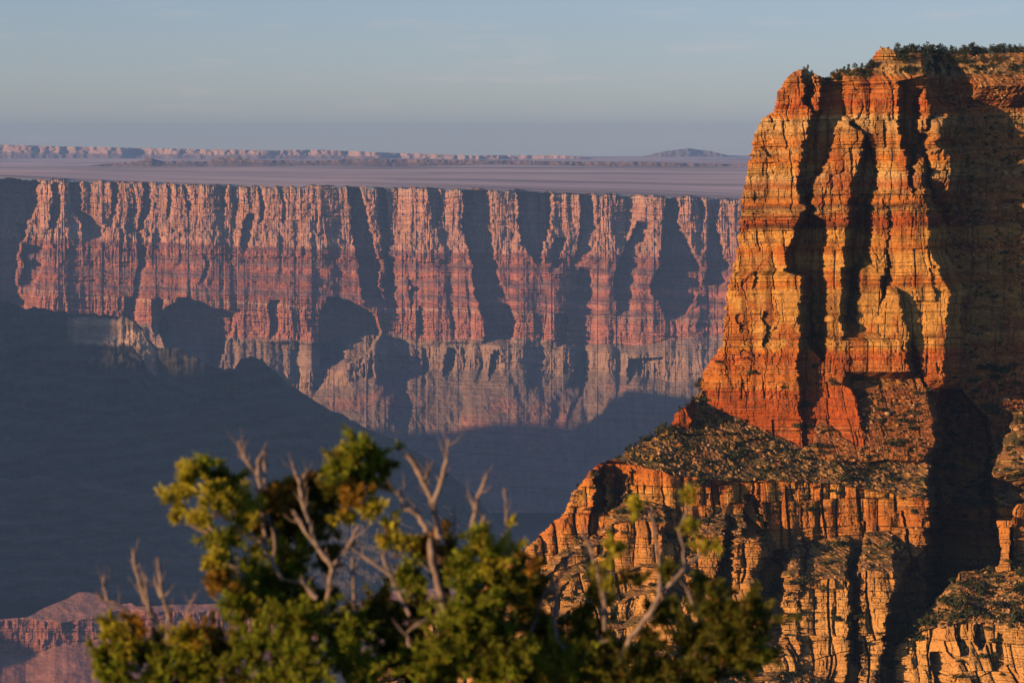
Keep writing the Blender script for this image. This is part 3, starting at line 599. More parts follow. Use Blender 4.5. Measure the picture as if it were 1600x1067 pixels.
farcliff('distant_cliffs', [(-60, 226), (0, 226), (60, 228), (200, 231), (300, 233), (430, 235), (500, 234), (620, 239), (740, 243), (860, 242), (940, 248), (990, 252)],
         [(-60, 250), (0, 249), (230, 251), (400, 250), (560, 252), (700, 256), (880, 258), (990, 257)], -60, 990, 21000, 801, (0.52, 0.36, 0.27), (0.34, 0.26, 0.22), gamp=26)
farcliff('distant_mesa', [(140, 258), (215, 252), (232, 247), (255, 252), (320, 252), (345, 246), (372, 246), (400, 250), (480, 252), (560, 248), (640, 249), (760, 251), (860, 252), (960, 253), (1010, 253), (1100, 256), (1180, 257), (1290, 259)],
         [(140, 258), (225, 258), (330, 258), (400, 258), (560, 259), (760, 262), (960, 264), (1100, 265), (1290, 267)], 140, 1290, 14300, 821, (0.20, 0.14, 0.12), (0.24, 0.17, 0.14), gamp=16, back=1500)
farcliff('low_butte', [(930, 275), (965, 268), (985, 264), (1010, 263), (1050, 264), (1075, 268), (1110, 275)], [(930, 274), (1110, 276)], 925, 1115, 13500, 841, (0.24, 0.17, 0.14), (0.24, 0.17, 0.14), back=600, gamp=20)
farcliff('distant_mountain', [(960, 252), (1010, 243), (1040, 236), (1075, 232), (1110, 236), (1150, 246), (1190, 252), (1280, 256)], [(960, 258), (1280, 258)], 960, 1280, 24000, 861, (0.2, 0.17, 0.16), (0.2, 0.17, 0.16), back=1500)

# ------------------------------------------------------------------ plants on the cliff
rng = np.random.default_rng(7); random.seed(7)
M_PINE = plain_mat('pinyon_foliage', (0.050, 0.062, 0.020), var=0.4, scale=1.0)
M_SAGE = plain_mat('shrub_foliage', (0.085, 0.085, 0.030), var=0.4, scale=1.0)
M_BARK = plain_mat('bark', (0.16, 0.11, 0.075), scale=8.0)
def leaf_cloud(blobs, n, size, rng, flat=0.75):
    """many small leaf faces spread through several lobes; blobs = (x,y,z,r)"""
    b = np.array(blobs, float); w = b[:, 3] ** 2; w /= w.sum()
    k = rng.choice(len(b), n, p=w)
    d = rng.normal(size=(n, 3)); d /= np.linalg.norm(d, axis=1)[:, None]
    c = b[k, :3] + d * (b[k, 3] * (0.45 + 0.6 * rng.random(n)))[:, None] * np.array([1, 1, flat])
    u = rng.normal(size=(n, 3)); u /= np.linalg.norm(u, axis=1)[:, None]
    v = np.cross(u, d + 0.4 * rng.normal(size=(n, 3))); v /= np.linalg.norm(v, axis=1)[:, None] + 1e-9
    s = (size * (0.6 + 0.8 * rng.random(n)))[:, None]
    co = np.stack([c - u * s - v * s * 0.6, c + u * s - v * s * 0.5, c + u * s * 0.7 + v * s, c - u * s * 0.8 + v * s * 0.7], 1).reshape(-1, 3)
    return co, np.arange(n * 4).reshape(-1, 4)
def tube(pts, rad, seg=6):
    pts = [Vector(p) for p in pts]; co = []; q = []
    up = Vector((0.13, 0.97, 0.21))
    for i, p in enumerate(pts):
        t = (pts[min(i + 1, len(pts) - 1)] - pts[max(i - 1, 0)]).normalized()
        a = t.cross(up).normalized(); b2 = t.cross(a)
        for j in range(seg):
            an = 2 * math.pi * j / seg; co.append(p + (a * math.cos(an) + b2 * math.sin(an)) * rad[i])
    for i in range(len(pts) - 1):
        for j in range(seg):
            j2 = (j + 1) % seg; q.append((i * seg + j, i * seg + j2, (i + 1) * seg + j2, (i + 1) * seg + j))
    return np.array([tuple(c) for c in co]), np.array(q)
def merge(parts):
    cs, qs, n = [], [], 0
    for c, q in parts: cs.append(c); qs.append(q + n); n += len(c)
    return np.concatenate(cs), np.concatenate(qs)

def tree_kind(seed):                        # unit-height pinyon
    r = np.random.default_rng(seed); bl = []
    for i in range(r.integers(8, 13)):
        a = r.random() * 6.28; h = 0.12 + 0.7 * r.random(); rr = (0.30 * (1.15 - h)) * (0.4 + r.random())
        bl.append((math.cos(a) * rr, math.sin(a) * rr, h, 0.12 + 0.10 * r.random()))
    bl.append((0, 0, 0.32, 0.27)); bl.append((0.02, 0, 0.6, 0.22)); bl.append((0.03, 0, 0.82, 0.13))
    c, q = leaf_cloud(bl, 520, 0.030, r)
    crown = mesh_np('crown', c, q, M_PINE).data
    t = merge([tube([(0, 0, -0.25), (0.02, 0.0, 0.2), (0.0, 0.02, 0.5), (0.02, 0, 0.8)], [0.05, 0.04, 0.028, 0.01], 5),
               tube([(0.01, 0, 0.3), (0.14, 0.05, 0.5)], [0.02, 0.008], 4), tube([(0.01, 0, 0.25), (-0.15, -0.04, 0.45)], [0.02, 0.008], 4)])
    trunk = mesh_np('trunk', t[0], t[1], M_BARK).data
    return crown, trunk
kinds = [tree_kind(900 + i) for i in range(6)]
def shrub_kind(seed, mat):
    r = np.random.default_rng(seed)
    bl = [((r.random() - .5) * 0.9, (r.random() - .5) * 0.9, 0.12 + 0.3 * r.random(), 0.22 + 0.2 * r.random()) for _ in range(6)]
    c, q = leaf_cloud(bl, 240, 0.065, r, 0.8)
    return mesh_np('shrub', c, q, mat).data
shr = [shrub_kind(950 + i, M_SAGE if i % 3 == 0 else M_PINE) for i in range(6)]
def boulder_kind(seed, sub=3):
    r = np.random.default_rng(seed)
    import bmesh
    bm = bmesh.new(); bmesh.ops.create_icosphere(bm, subdivisions=sub, radius=1.0)
    nrm = r.normal(size=(9, 3)); nrm /= np.linalg.norm(nrm, axis=1)[:, None]; off = 0.45 + 0.4 * r.random(9)
    for v in bm.verts:
        p = np.array(v.co)
        for nn, oo in zip(nrm, off):
            e = p @ nn - oo
            if e > 0: p = p - nn * e
        p = p + 0.03 * r.normal(size=3)
        v.co = Vector((p[0] * 1.3, p[1], p[2] * 0.95))
    me = bpy.data.meshes.new('boulder'); bm.to_mesh(me); bm.free()
    return me
M_BOULD = plain_mat('boulder_rock', (0.50, 0.30, 0.13), var=0.3, scale=0.8)
bld = [boulder_kind(970 + i) for i in range(5)]
for b_ in bld: b_.materials.append(M_BOULD)

def surf(G, x, y):
    gx, gy, D, mk, tl = G
    j = int(round(x - gx[0, 0])); i = int(round(y - gy[0, 0]))
    if i < 0 or j < 0 or i >= gx.shape[0] or j >= gx.shape[1] or not mk[i, j]: return None
    return D[i, j], tl[i, j]
def rim_y(x):
    gx, gy, D, mk, tl = NEARG
    j = int(round(x - gx[0, 0])); col_ = mk[:, j]; i = int(np.argmax(col_)); return gy[i, j], D[i, j]
def add_tree(x, y, D, hpx, label, group, k):
    p = P(x, y, NEAR_Y + NPX * D); h = hpx * NPX
    t = bpy.data.objects.new('pinyon_tree', None); t.empty_display_size = 1; link(t); t.location = p
    t.rotation_euler = (0.06 * random.uniform(-1, 1), 0.10 * random.uniform(-1, 1), random.random() * 6.28); t.scale = (h * random.uniform(0.9, 1.35), h * random.uniform(0.9, 1.3), h)
    tag(t, label, 'tree', group)
    crown, trunk = kinds[k % len(kinds)]
    link(bpy.data.objects.new('crown', crown), t); link(bpy.data.objects.new('trunk', trunk), t)
rim_trees = [(1262, 9), (1256, 7), (1268, 7), (1300, 9), (1308, 8), (1318, 10), (1326, 13), (1336, 12), (1347, 11), (1354, 9), (1388, 6), (1408, 10), (1414, 15), (1421, 18), (1430, 14), (1445, 15), (1450, 22), (1457, 17),
             (1468, 20), (1476, 15), (1487, 18), (1499, 13), (1506, 19), (1513, 21), (1520, 22), (1527, 17), (1540, 14), (1547, 19), (1553, 18), (1561, 16), (1568, 18), (1577, 17), (1586, 16), (1594, 18), (1603, 17), (1612, 16), (1625, 18), (1640, 17), (1660, 18), (1680, 16), (1700, 17)]
for k, (x, h) in enumerate(rim_trees):
    y, D = rim_y(x)
    if x < 1275: lb, gp = 'tiny dark tree on top of the left buttress of the red cliff', 'trees on the left buttress top'
    elif x < 1360: lb, gp = 'small dark tree on the sloping rim between the two buttress tops', 'trees on the sloping rim'
    elif x < 1400: lb, gp = 'tiny dark tree on the sunlit knob of rock at the rim', None
    else: lb, gp = 'dark pinyon tree standing against the sky on the high flat rim', 'trees along the high rim'
    add_tree(x, y + 2.5, D + 2, h * 1.05, lb, gp, k)
for k in range(34):                                     # second row just behind the crest
    x = 1402 + k * 7 + random.uniform(-2, 2); y, D = rim_y(min(x, 1750)); add_tree(x, y + 4, D + random.uniform(3, 14), random.uniform(12, 20), 'dark pinyon tree standing against the sky on the high flat rim', 'trees along the high rim', k + 2)
# trees below the rim crest
for k in range(110):
    x = random.uniform(1290, 1640); y = rim_y(x)[0] + random.uniform(4, 14 if x < 1400 else 34)
    if 1366 < x < 1402 and y < 96: continue
    s_ = surf(NEARG, x, y)
    if s_: add_tree(x, y + 2, s_[0] - 3, random.uniform(8, 16), 'small dark pinyon tree among the rocks just below the rim crest', 'trees just below the rim', k)
# line of trees on the left skyline of the talus
for k, (x, h) in enumerate([(1083, 12), (1074, 9), (1062, 10), (1040, 13), (1034, 15), (1026, 14), (1016, 16), (1008, 15), (1000, 14), (992, 12), (985, 13), (978, 10), (968, 8), (903, 9), (1092, 20)]):
    y, D = rim_y(x); add_tree(x, y + 3, D - 1, h, 'dark bushy tree on the left skyline of the talus slope', 'trees on the talus skyline', k + 3)
# shrubs and boulders
ns = 0; nb = 0; tries = 0
while (ns < 290) and tries < 20000:
    tries += 1
    if random.random() < 0.72: G_, x, y = NEARG, random.uniform(860, 1640), random.uniform(560, 1060)
    else: G_, x, y = OUTG, random.uniform(1400, 1640), random.uniform(870, 1060)
    s_ = surf(G_, x, y)
    if s_ is None: continue
    if s_[1] < 0.5 and random.random() > 0.10: continue
    if s_[1] >= 0.5 and 0.5 + 0.5 * float(fbm(np.array([x / 25.]), np.array([y / 14.]), 2, 77)[0]) < random.uniform(0.35, 0.75): continue
    sz = random.uniform(6, 14) * NPX * (1.8 if random.random() < 0.2 else 1)
    o = bpy.data.objects.new('shrub', random.choice(shr)); link(o); o.location = P(x, y + 1, NEAR_Y + NPX * (s_[0] - 3.0))
    o.scale = (sz * random.uniform(1, 1.5), sz * random.uniform(1, 1.4), sz * random.uniform(0.8, 1.2)); o.rotation_euler = (0, 0, random.random() * 6.28)
    if G_ is OUTG: tag(o, 'low dark green shrub among boulders on the lower right outcrop', 'shrub', 'shrubs on the lower right outcrop')
    elif y > 800: tag(o, 'low dark shrub clinging to the broken cliffs below the orange band', 'shrub', 'shrubs on the lower cliffs')
    elif x > 1450: tag(o, 'dark shrub on the shaded slope right of the tower', 'shrub', 'shrubs on the shaded slope')
    else: tag(o, 'low dark shrub on the sunlit talus under the red tower', 'shrub', 'shrubs on the talus slope')
    ns += 1
tries = 0
while nb < 170 and tries < 20000:
    tries += 1
    if random.random() < 0.7: G_, x, y = NEARG, random.uniform(880, 1640), random.uniform(580, 1060)
    else: G_, x, y = OUTG, random.uniform(1400, 1640), random.uniform(880, 1060)
    s_ = surf(G_, x, y)
    if s_ is None or s_[1] < 0.5: continue
    sz = (1.4 + 3.4 * random.random() ** 2.5) * NPX
    o = bpy.data.objects.new('boulder', random.choice(bld)); link(o); o.location = P(x, y, NEAR_Y + NPX * (s_[0] - 1.0))
    o.scale = (sz * random.uniform(0.8, 1.4), sz * random.uniform(0.8, 1.3), sz * random.uniform(0.7, 1.1)); o.rotation_euler = (random.uniform(-.6, .6), random.uniform(-.6, .6), random.random() * 6.28)
    if G_ is OUTG: tag(o, 'pale tan boulder lying on the lower right outcrop', 'boulder', 'boulders on the lower right outcrop')
    elif x > 1450: tag(o, 'tan boulder on the slope right of the tower', 'boulder', 'boulders on the right slope')
    else: tag(o, 'pale orange boulder on the sunlit talus under the red tower', 'boulder', 'boulders on the talus slope')
    nb += 1

def scatter(name, variants, n, smin, smax, mat, seed, lift, need):
    r = np.random.default_rng(seed); CO = []; Q = []; off = 0; k = 0; tr = 0
    isq = variants[0][1].shape[1]
    while k < n and tr < n * 30:
        tr += 1
        if r.random() < 0.8: G_, x, y = NEARG, r.uniform(700, 1700), r.uniform(80, 1090)
        else: G_, x, y = OUTG, r.uniform(1380, 1700), r.uniform(870, 1090)
        s_ = surf(G_, x, y)
        if s_ is None or s_[1] < need: continue
        if float(fbm(np.array([x / 30.]), np.array([y / 16.]), 2, seed)[0]) < r.uniform(-0.3, 0.25): continue
        c, q = variants[r.integers(len(variants))]
        a = r.random() * 6.28; sz = (smin + (smax - smin) * r.random() ** 2.2) * NPX
        M_ = np.array([[math.cos(a), -math.sin(a), 0], [math.sin(a), math.cos(a), 0], [0, 0, 1]]) * (sz * r.uniform(0.75, 1.3, 3))
        CO.append(c @ M_.T + np.array(P(x, y, NEAR_Y + NPX * (s_[0] - lift)))); Q.append(q + off); off += len(c); k += 1
    CO = np.concatenate(CO); Q = np.concatenate(Q)
    o = mesh_np(name, CO, Q if isq == 4 else None, mat, tris=Q if isq == 3 else None); link(o); o['kind'] = 'stuff'
def me_arr(me):
    c = np.zeros(len(me.vertices) * 3); me.vertices.foreach_get('co', c); return c.reshape(-1, 3)
def small_shrub(seed):
    r = np.random.default_rng(seed); bl = [((r.random() - .5) * 0.8, (r.random() - .5) * 0.8, 0.1 + 0.3 * r.random(), 0.2 + 0.2 * r.random()) for _ in range(4)]
    return leaf_cloud(bl, 46, 0.12, r, 0.8)
scatter('low_scrub', [small_shrub(2000 + i) for i in range(8)], 4200, 2.0, 7.0, M_PINE, 2101, 1.5, 0.45)
def small_rock(seed):
    me = boulder_kind(seed, 2); c = me_arr(me); t = np.array([list(p.vertices) for p in me.polygons]); return c, t
scatter('loose_rubble', [small_rock(2200 + i) for i in range(6)], 3600, 0.7, 2.6, M_BOULD, 2301, 0.6, 0.45)

# ------------------------------------------------------------------ foreground juniper, out of focus
TY = 12.0
M_DEAD = plain_mat('weathered_wood', (0.30, 0.24, 0.19), var=0.35, scale=30.0)
M_JBARK = plain_mat('juniper_bark', (0.20, 0.13, 0.085), var=0.4, scale=25.0)
M_JUN = bpy.data.materials.new('juniper_leaves'); M_JUN.use_nodes = True
n_ = M_JUN.node_tree; b_ = n_.nodes['Principled BSDF']; b_.inputs['Roughness'].default_value = 0.7; b_.inputs['Specular IOR Level'].default_value = 0.2
a_ = n_.nodes.new('ShaderNodeAttribute'); a_.attribute_name = 'Col'; n_.links.new(a_.outputs['Color'], b_.inputs['Base Color'])
tr_ = n_.nodes.new('ShaderNodeBsdfTranslucent'); n_.links.new(a_.outputs['Color'], tr_.inputs['Color'])
mx_ = n_.nodes.new('ShaderNodeMixShader'); mx_.inputs['Fac'].default_value = 0.35
n_.links.new(b_.outputs[0], mx_.inputs[1]); n_.links.new(tr_.outputs[0], mx_.inputs[2]); n_.links.new(mx_.outputs[0], n_.nodes['Material Output'].inputs['Surface'])
JP = TY / F
def juniper_crown(clumps, seed, parent):
    r = np.random.default_rng(seed); CO = []; CL = []; TW = []
    for (x, y, rad, dz, kind, dens) in clumps:
        c = P(x, y, TY + dz); R = rad * JP
        # sprays: thin shoots fanning outwards and up, each set with small leafy tufts
        ns_ = max(4, int(rad * 0.62 * dens)); R = R * 0.88; st_ = []; sd2 = []
        sc_ = np.array(c)
        for _ in range(ns_):
            d0 = r.normal(size=3); d0 /= np.linalg.norm(d0)
            a0 = sc_ + d0 * R * 0.55 * r.random(); dirv = d0 + 0.7 * r.normal(size=3) + np.array([-.05, 0, .45]); dirv /= np.linalg.norm(dirv)
            L0 = R * (0.35 + 1.0 * r.random() ** 1.3); m_ = int(5 + L0 / 0.0085); tt = r.random(m_)
            bend = 0.25 * r.normal(size=3)
            pp = a0 + np.outer(tt * L0, dirv) + np.outer(tt ** 2 * L0, bend) + r.normal(size=(m_, 3)) * (0.009 * (1.2 - tt))[:, None]
            st_.append(pp); sd2.append(np.repeat((dirv + bend)[None], m_, 0))
            TW.append((a0, a0 + dirv * L0 * 0.5 + bend * L0 * 0.25, a0 + dirv * L0 + bend * L0))
        p = np.concatenate(st_); d = np.concatenate(sd2); nt_ = len(p)
        ax = d + 0.5 * r.normal(size=(nt_, 3)) + np.array([-.1, 0, .5]); ax /= np.linalg.norm(ax, axis=1)[:, None]
        base = {'g': (0.28, 0.36, 0.026), 'y': (0.58, 0.54, 0.04), 'o': (0.46, 0.26, 0.03), 'd': (0.13, 0.15, 0.018)}[kind]
        v = (0.65 + 0.7 * r.random(nt_)); mixo = (r.random(nt_) < 0.06)[:, None]; mixy = (r.random(nt_) < 0.3)[:, None]
        cc = np.array(base)[None] * v[:, None]; cc = np.where(mixy, cc * 0.5 + 0.5 * np.array((0.22, 0.19, 0.025)), cc); cc = np.where(mixo, cc * 0.4 + 0.6 * np.array((0.28, 0.10, 0.02)), cc)
        for b in range(7):
            u = ax + 0.55 * r.normal(size=(nt_, 3)); u /= np.linalg.norm(u, axis=1)[:, None]
            s = np.cross(u, r.normal(size=(nt_, 3))); s /= np.linalg.norm(s, axis=1)[:, None]
            ln = (0.014 + 0.016 * r.random(nt_))[:, None]; wd = (0.0022 + 0.0016 * r.random(nt_))[:, None]
            q0 = p + 0.004 * r.normal(size=(nt_, 3))
            CO.append(np.stack([q0 - s * wd, q0 + s * wd, q0 + u * ln + s * wd * .5, q0 + u * ln - s * wd * .5], 1).reshape(-1, 3)); CL.append(np.repeat(cc, 4, 0))
    CO = np.concatenate(CO); CL = np.concatenate(CL)
    tw = merge([tube([tuple(q) for q in t_], [0.0035, 0.0022, 0.0008], 3) for t_ in TW])
    return CO, np.arange(len(CO)).reshape(-1, 4), CL, tw
def branch(pts, r0, r1, dz=0.0, jit=0.02, twigs=1.6):
    r0 *= 0.72; r1 *= 0.85
    """pts in photo pixels, widths in photo pixels; a gnarled tapering limb"""
    V = [P(x, y, TY + dz + (jit * (i % 2) if i else 0)) for i, (x, y) in enumerate(pts)]
    out_ = []; rr = []
    n = len(V)
    for i in range(n - 1):
        for t in (0, .33, .66):
            p = V[i].lerp(V[i + 1], t); p = p + Vector((random.uniform(-1, 1), random.uniform(-1, 1), random.uniform(-1, 1))) * 0.0035
            f = (i + t) / (n - 1); out_.append(p); rr.append((r0 + (r1 - r0) * f) * JP / 2 * random.uniform(0.85, 1.2))
    out_.append(V[-1]); rr.append(r1 * JP * 0.3)
    parts = [tube(out_, rr, 7)]
    for _ in range(int(twigs * n)):                      # broken side twigs
        i0 = random.randrange(2, len(out_) - 1); a = out_[i0]; d = (out_[i0 + 1] - out_[i0 - 1]).normalized()
        sd_ = Vector((random.uniform(-1, 1), random.uniform(-.6, .6), random.uniform(-.2, 1))).normalized(); ln = random.uniform(8, 34) * JP
        b1_ = a + (d * 0.5 + sd_) * ln * 0.5; b2_ = b1_ + (d * 0.7 + sd_ * 0.6 + Vector((random.uniform(-.3, .3), 0, random.uniform(-.1, .4)))) * ln * 0.5
        w0 = min(rr[i0] * 0.55, 1.6 * JP); parts.append(tube([a, b1_, b2_], [w0, w0 * 0.6, w0 * 0.2], 4))
    return merge(parts)
def build_juniper(label, base, trunk, limbs, dead, clumps, seed, group=None):
    t = bpy.data.objects.new('juniper_tree', None); t.empty_display_size = .2; link(t); t.location = base; tag(t, label, 'tree', group)
    inv = -Vector(base); off = np.array(inv)
    def part(name, cq, mat, col=None):
        c, q = cq; o = mesh_np(name, c + off, q, mat, col, smooth=(col is None)); link(o, t); return o
    part('trunk', merge([branch(*b) for b in trunk]) if len(trunk) > 1 else branch(*trunk[0]), M_JBARK)
    for b in limbs: part('branch', merge([branch(*x) for x in b]) if isinstance(b, list) else branch(*b), M_DEAD)
    for b in dead:
        o = part('dead_branch', merge([branch(*x) for x in b]) if isinstance(b, list) else branch(*b), M_DEAD); o['label'] = 'bare pale grey dead branch'
    c, q, cl, tw = juniper_crown(clumps, seed, t); part('crown', (c, q), M_JUN, cl); part('twigs', tw, M_JBARK)
    return t
GZ = -4.0
main_clumps = [(278, 772, 20, 0, 'y', 1), (300, 745, 26, 0, 'y', 1), (318, 728, 20, .05, 'g', 1), (345, 745, 22, .1, 'd', .8), (330, 775, 26, -.1, 'y', 1), (275, 800, 14, 0, 'y', .9), (312, 812, 20, -.1, 'y', .9),
    (352, 785, 30, .1, 'd', 1), (385, 800, 38, 0, 'y', 1), (365, 760, 24, .1, 'y', .8), (420, 775, 34, .15, 'o', 1), (405, 830, 42, .3, 'd', 1), (350, 845, 30, .0, 'g', 1), (335, 880, 26, -.1, 'y', .9), (345, 905, 30, -.1, 'o', .8),
    (450, 770, 30, .2, 'o', 1), (465, 800, 36, .3, 'd', 1), (440, 830, 40, .35, 'd', 1.2), (490, 770, 28, .3, 'd', .9), (495, 830, 40, .35, 'd', 1), (512, 790, 30, .3, 'd', 1),
    (540, 715, 26, .0, 'y', 1), (560, 703, 24, 0, 'g', 1), (585, 712, 26, .05, 'g', 1), (600, 730, 20, .1, 'd', 1), (525, 735, 24, 0, 'g', 1), (560, 745, 30, .1, 'g', 1), (590, 752, 22, .1, 'o', .8), (552, 775, 26, 0, 'o', 1),
    (575, 795, 22, 0, 'y', .8), (545, 810, 20, .1, 'y', .8), (520, 760, 22, .1, 'd', .9), (605, 830, 26, 0, 'y', .6), (640, 850, 20, .1, 'y', .5), (510, 875, 30, .3, 'd', 1), (450, 885, 46, .2, 'g', 1.2), (400, 910, 46, .1, 'g', 1.1),
    (380, 950, 46, 0, 'g', 1.1), (440, 940, 52, .1, 'd', 1.2), (500, 950, 50, .2, 'd', 1.2), (470, 980, 50, -.1, 'g', 1.2), (540, 990, 50, 0, 'g', 1.1), (590, 960, 50, .2, 'd', 1.1), (400, 1010, 55, -.1, 'g', 1.1), (470, 1040, 60, -.2, 'g', 1.1),
    (560, 1040, 60, -.1, 'g', 1.1), (620, 1010, 55, .1, 'd', 1.2), (650, 960, 36, .2, 'd', 1), (640, 900, 34, .1, 'g', 1), (660, 860, 24, .2, 'o', .8), (690, 845, 26, .2, 'o', .8), (700, 880, 34, .2, 'd', 1), (660, 1050, 60, .1, 'd', 1.2),
    (755, 850, 34, -.1, 'g', 1.2), (770, 880, 40, -.1, 'y', 1.0), (735, 900, 40, -.1, 'g', 1.2), (745, 940, 50, -.15, 'g', 1.2), (785, 920, 44, 0, 'd', 1.1), (720, 985, 52, -.1, 'g', 1.2), (770, 990, 52, -.1, 'd', 1.2), (700, 1040, 60, -.1, 'g', 1.1),
    (820, 885, 34, .2, 'o', .7), (830, 940, 46, .25, 'd', 1.1), (800, 1030, 60, -.1, 'g', 1.2), (850, 1000, 50, .2, 'd', 1.1), (860, 1050, 50, 0, 'y', .9), (760, 1060, 50, -.1, 'g', 1.1)]
for i in range(26):
    main_clumps.append((random.uniform(360, 880), random.uniform(1075, 1400), 75, random.uniform(-.2, .5), random.choice('gd'), .6))
bx = P(620, 1067, TY).x
build_juniper('large green juniper with bare grey branches at lower centre, nearest the camera', (bx, TY, GZ),
    [([(620, 1900), (625, 1600), (600, 1350), (590, 1180), (560, 1080), (520, 1000)], 110, 22, .15), ([(600, 1350), (680, 1200), (700, 1080), (695, 960), (690, 880), (672, 830)], 60, 14, .2), ([(600, 1300), (520, 1180), (440, 1060), (425, 1000)], 50, 16, .1)],
    [[([(425, 1010), (405, 945), (385, 912), (362, 880), (345, 850), (322, 830), (292, 815)], 15, 8), ([(345, 852), (325, 818), (318, 795), (320, 778)], 9, 5)],
     ([(520, 1000), (510, 940), (520, 885), (545, 850), (560, 822)], 13, 6), [([(560, 1080), (556, 960), (552, 900), (550, 870)], 10, 6, .05), ([(520, 885), (500, 862), (478, 830), (458, 796)], 12, 7, -.05), ([(495, 855), (484, 820), (472, 785), (468, 752)], 11, 6, -.05)],
     [([(640, 960), (612, 905), (600, 870), (606, 840)], 10, 5), ([(612, 900), (570, 870), (545, 850)], 7, 5), ([(606, 870), (625, 868), (630, 850)], 6, 4)],
     [([(700, 1000), (690, 930), (675, 880), (672, 840)], 15, 12)],
     ([(415, 870), (412, 830), (408, 790), (410, 760)], 9, 7, .1), ([(440, 905), (405, 845), (385, 830)], 8, 5), ([(427, 880), (430, 845), (418, 800)], 7, 4), ([(495, 935), (480, 915), (470, 905)], 12, 8, -.2)],
    [([(408, 765), (402, 740), (388, 722), (376, 705), (372, 688)], 9, 5, .05), ([(412, 765), (414, 735), (412, 700)], 8, 4), ([(404, 745), (403, 730), (404, 715)], 9, 7),
     [([(468, 755), (475, 745), (480, 735)], 8, 3), ([(468, 755), (460, 738), (458, 722)], 7, 3)],
     [([(690, 850), (680, 800), (668, 765), (652, 735), (636, 706)], 17, 9, .05), ([(676, 785), (690, 755), (697, 720), (701, 686)], 12, 5), ([(664, 752), (668, 742), (666, 736)], 9, 5)],
     [([(668, 830), (655, 805), (640, 795), (628, 792)], 13, 9), ([(636, 795), (626, 780), (622, 765)], 8, 4)],
     [([(735, 880), (738, 830), (743, 790), (755, 758), (761, 738)], 12, 4), ([(740, 800), (741, 785)], 7, 5)], ([(750, 850), (752, 820), (758, 806)], 9, 5), ([(768, 860), (762, 830), (764, 815)], 8, 5),
     ([(795, 880), (793, 830), (790, 790), (787, 762)], 8, 3), ([(706, 860), (709, 820), (711, 790)], 5, 2, .2), ([(640, 1010), (635, 990), (650, 975), (668, 966)], 6, 3, -.4)],
    main_clumps, 31)
left_clumps = [(172, 990, 26, 0, 'y', .9), (160, 1025, 30, 0, 'g', 1), (205, 1010, 34, 0, 'y', 1), (185, 1050, 40, 0, 'g', 1.1), (240, 1020, 34, .1, 'd', 1.1), (290, 995, 30, 0, 'y', 1), (320, 1000, 30, 0, 'o', .9), (300, 1030, 40, 0, 'g', 1.1),
    (345, 1030, 44, .1, 'd', 1.2), (245, 1060, 44, 0, 'g', 1.1), (320, 1065, 44, 0, 'g', 1), (210, 975, 16, 0, 'o', .8)]
for i in range(16): left_clumps.append((random.uniform(120, 360), random.uniform(1080, 1350), 65, random.uniform(-.2, .4), random.choice('gdy'), .6))
build_juniper('small juniper at lower left with upright bare twigs', (P(250, 1067, TY).x, TY + .1, GZ),
    [([(250, 1900), (255, 1500), (260, 1250), (262, 1100), (285, 1050)], 70, 14, .1)],
    [([(285, 1050), (275, 1020), (250, 985), (240, 968), (232, 950), (222, 925), (212, 890), (207, 855)], 13, 6, .03), ([(262, 1100), (215, 1040), (195, 1005), (178, 985)], 10, 6)],
    [[([(250, 985), (235, 958), (228, 930), (228, 900)], 8, 3), ([(262, 1000), (262, 960), (252, 920), (246, 870)], 8, 5), ([(252, 935), (246, 915), (242, 900)], 6, 4)],
     [([(232, 985), (200, 955), (176, 940), (160, 935), (146, 925)], 7, 4), ([(168, 938), (163, 920), (163, 898)], 6, 3)], ([(300, 1000), (292, 960), (300, 940), (306, 928)], 6, 3), ([(270, 1010), (268, 975), (264, 945)], 6, 3, .1), ([(350, 1000), (365, 975), (380, 965)], 5, 3)],
    left_clumps, 32)
right_clumps = [(992, 795, 22, 0, 'y', .35), (965, 862, 34, 0, 'y', .35), (945, 900, 34, 0, 'y', .35), (985, 905, 30, .1, 'd', .35), (1085, 835, 28, 0, 'y', .35), (1110, 860, 26, 0, 'y', .35), (1078, 778, 12, 0, 'y', .6), (1125, 960, 46, 0, 'd', 1.1), (1165, 985, 46, 0, 'd', 1.2),
    (1140, 1020, 50, 0, 'd', 1.2), (1180, 950, 26, 0, 'd', .9), (1180, 1030, 36, 0, 'g', .9), (1080, 1000, 44, .1, 'd', 1), (1040, 960, 40, .2, 'd', .7), (905, 985, 44, .1, 'd', .9), (950, 1010, 44, .1, 'd', .9), (900, 1040, 50, 0, 'g', .9),
    (960, 1055, 50, 0, 'd', 1.1), (1020, 1050, 56, 0, 'd', 1.2), (1090, 1060, 56, 0, 'd', 1.2), (930, 940, 26, .1, 'd', .6), (1010, 1000, 30, .1, 'd', .7), (1100, 920, 30, .1, 'd', .7), (1045, 900, 20, 0, 'd', .5)]
for i in range(20): right_clumps.append((random.uniform(900, 1180), random.uniform(1080, 1400), 75, random.uniform(-.2, .4), random.choice('gd'), .6))
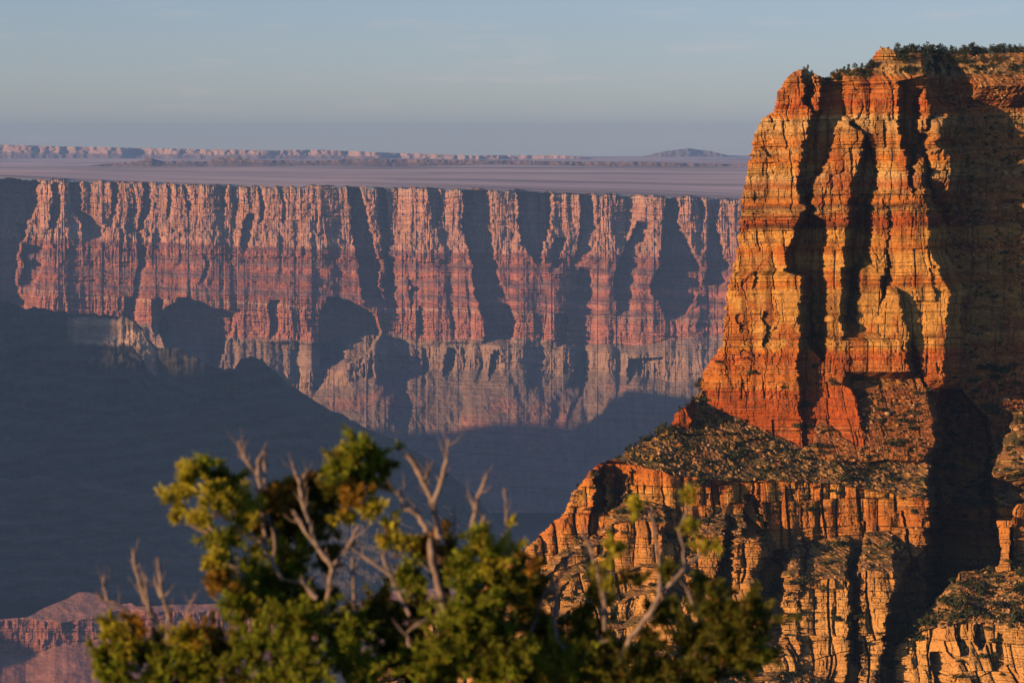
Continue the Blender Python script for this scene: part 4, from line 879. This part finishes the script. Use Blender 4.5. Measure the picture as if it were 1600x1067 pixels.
build_juniper('dark half-bare juniper in front of the lower cliff, right of the largest juniper', (P(1000, 1067, TY).x, TY + .2, GZ),
    [([(1000, 1900), (1000, 1500), (985, 1250), (960, 1120), (965, 1040)], 80, 16, .1), ([(985, 1250), (1060, 1130), (1110, 1050), (1130, 990)], 40, 10, .1)],
    [([(965, 1040), (985, 995), (1015, 960), (1035, 925), (1062, 895), (1078, 880)], 13, 8), [([(950, 1100), (900, 1030), (870, 1000), (865, 960), (872, 925)], 12, 6), ([(900, 1030), (935, 1005), (955, 1000)], 9, 5)]],
    [([(1030, 925), (1031, 880), (1024, 835), (1012, 780)], 10, 4), [([(945, 985), (945, 935), (932, 890), (920, 850), (908, 828)], 9, 5)], [([(1070, 890), (1068, 855), (1060, 830), (1078, 790), (1074, 770)], 6, 3)],
     ([(830, 985), (850, 930), (880, 890), (895, 865)], 8, 5, .1), ([(1078, 880), (1100, 862), (1120, 850)], 8, 4), ([(1090, 960), (1075, 925), (1062, 905)], 6, 3), ([(872, 960), (868, 930), (872, 905)], 9, 6)],
    right_clumps, 33)

# viewpoint ground the junipers root in (below the frame)
gx, gy = np.meshgrid(np.linspace(-40, 40, 120), np.linspace(-30, 34, 120))
gz = -1.7 - 2.3 * sm(1.5, 11, gy) - 14 * sm(17, 30, gy) + 0.15 * fbm(gx / 2, gy / 2, 4, 881)
i = (np.arange(119)[:, None] * 120 + np.arange(119)[None]).ravel()
struct(link(mesh_np('viewpoint_ground', np.stack([gx.ravel(), gy.ravel(), gz.ravel()], 1), np.stack([i, i + 1, i + 121, i + 120], 1), M_BOULD, smooth=True)))

# ------------------------------------------------------------------ air
HAZE = 4.0e-5
bpy.ops.mesh.primitive_cube_add(size=1); hz = bpy.context.active_object; hz.name = 'haze'
hz.scale = (52000, 28500, 1300); hz.location = (0, 11750, 150 - 650); struct(hz, 'stuff')
hm = bpy.data.materials.new('haze_air'); hm.use_nodes = True; n_ = hm.node_tree; n_.nodes.clear()
ho = n_.nodes.new('ShaderNodeOutputMaterial'); hv = n_.nodes.new('ShaderNodeVolumePrincipled')
hv.inputs['Color'].default_value = (0.29, 0.56, 1.0, 1); hv.inputs['Density'].default_value = HAZE; hv.inputs['Anisotropy'].default_value = 0.0
n_.links.new(hv.outputs[0], ho.inputs['Volume']); hz.data.materials.append(hm)
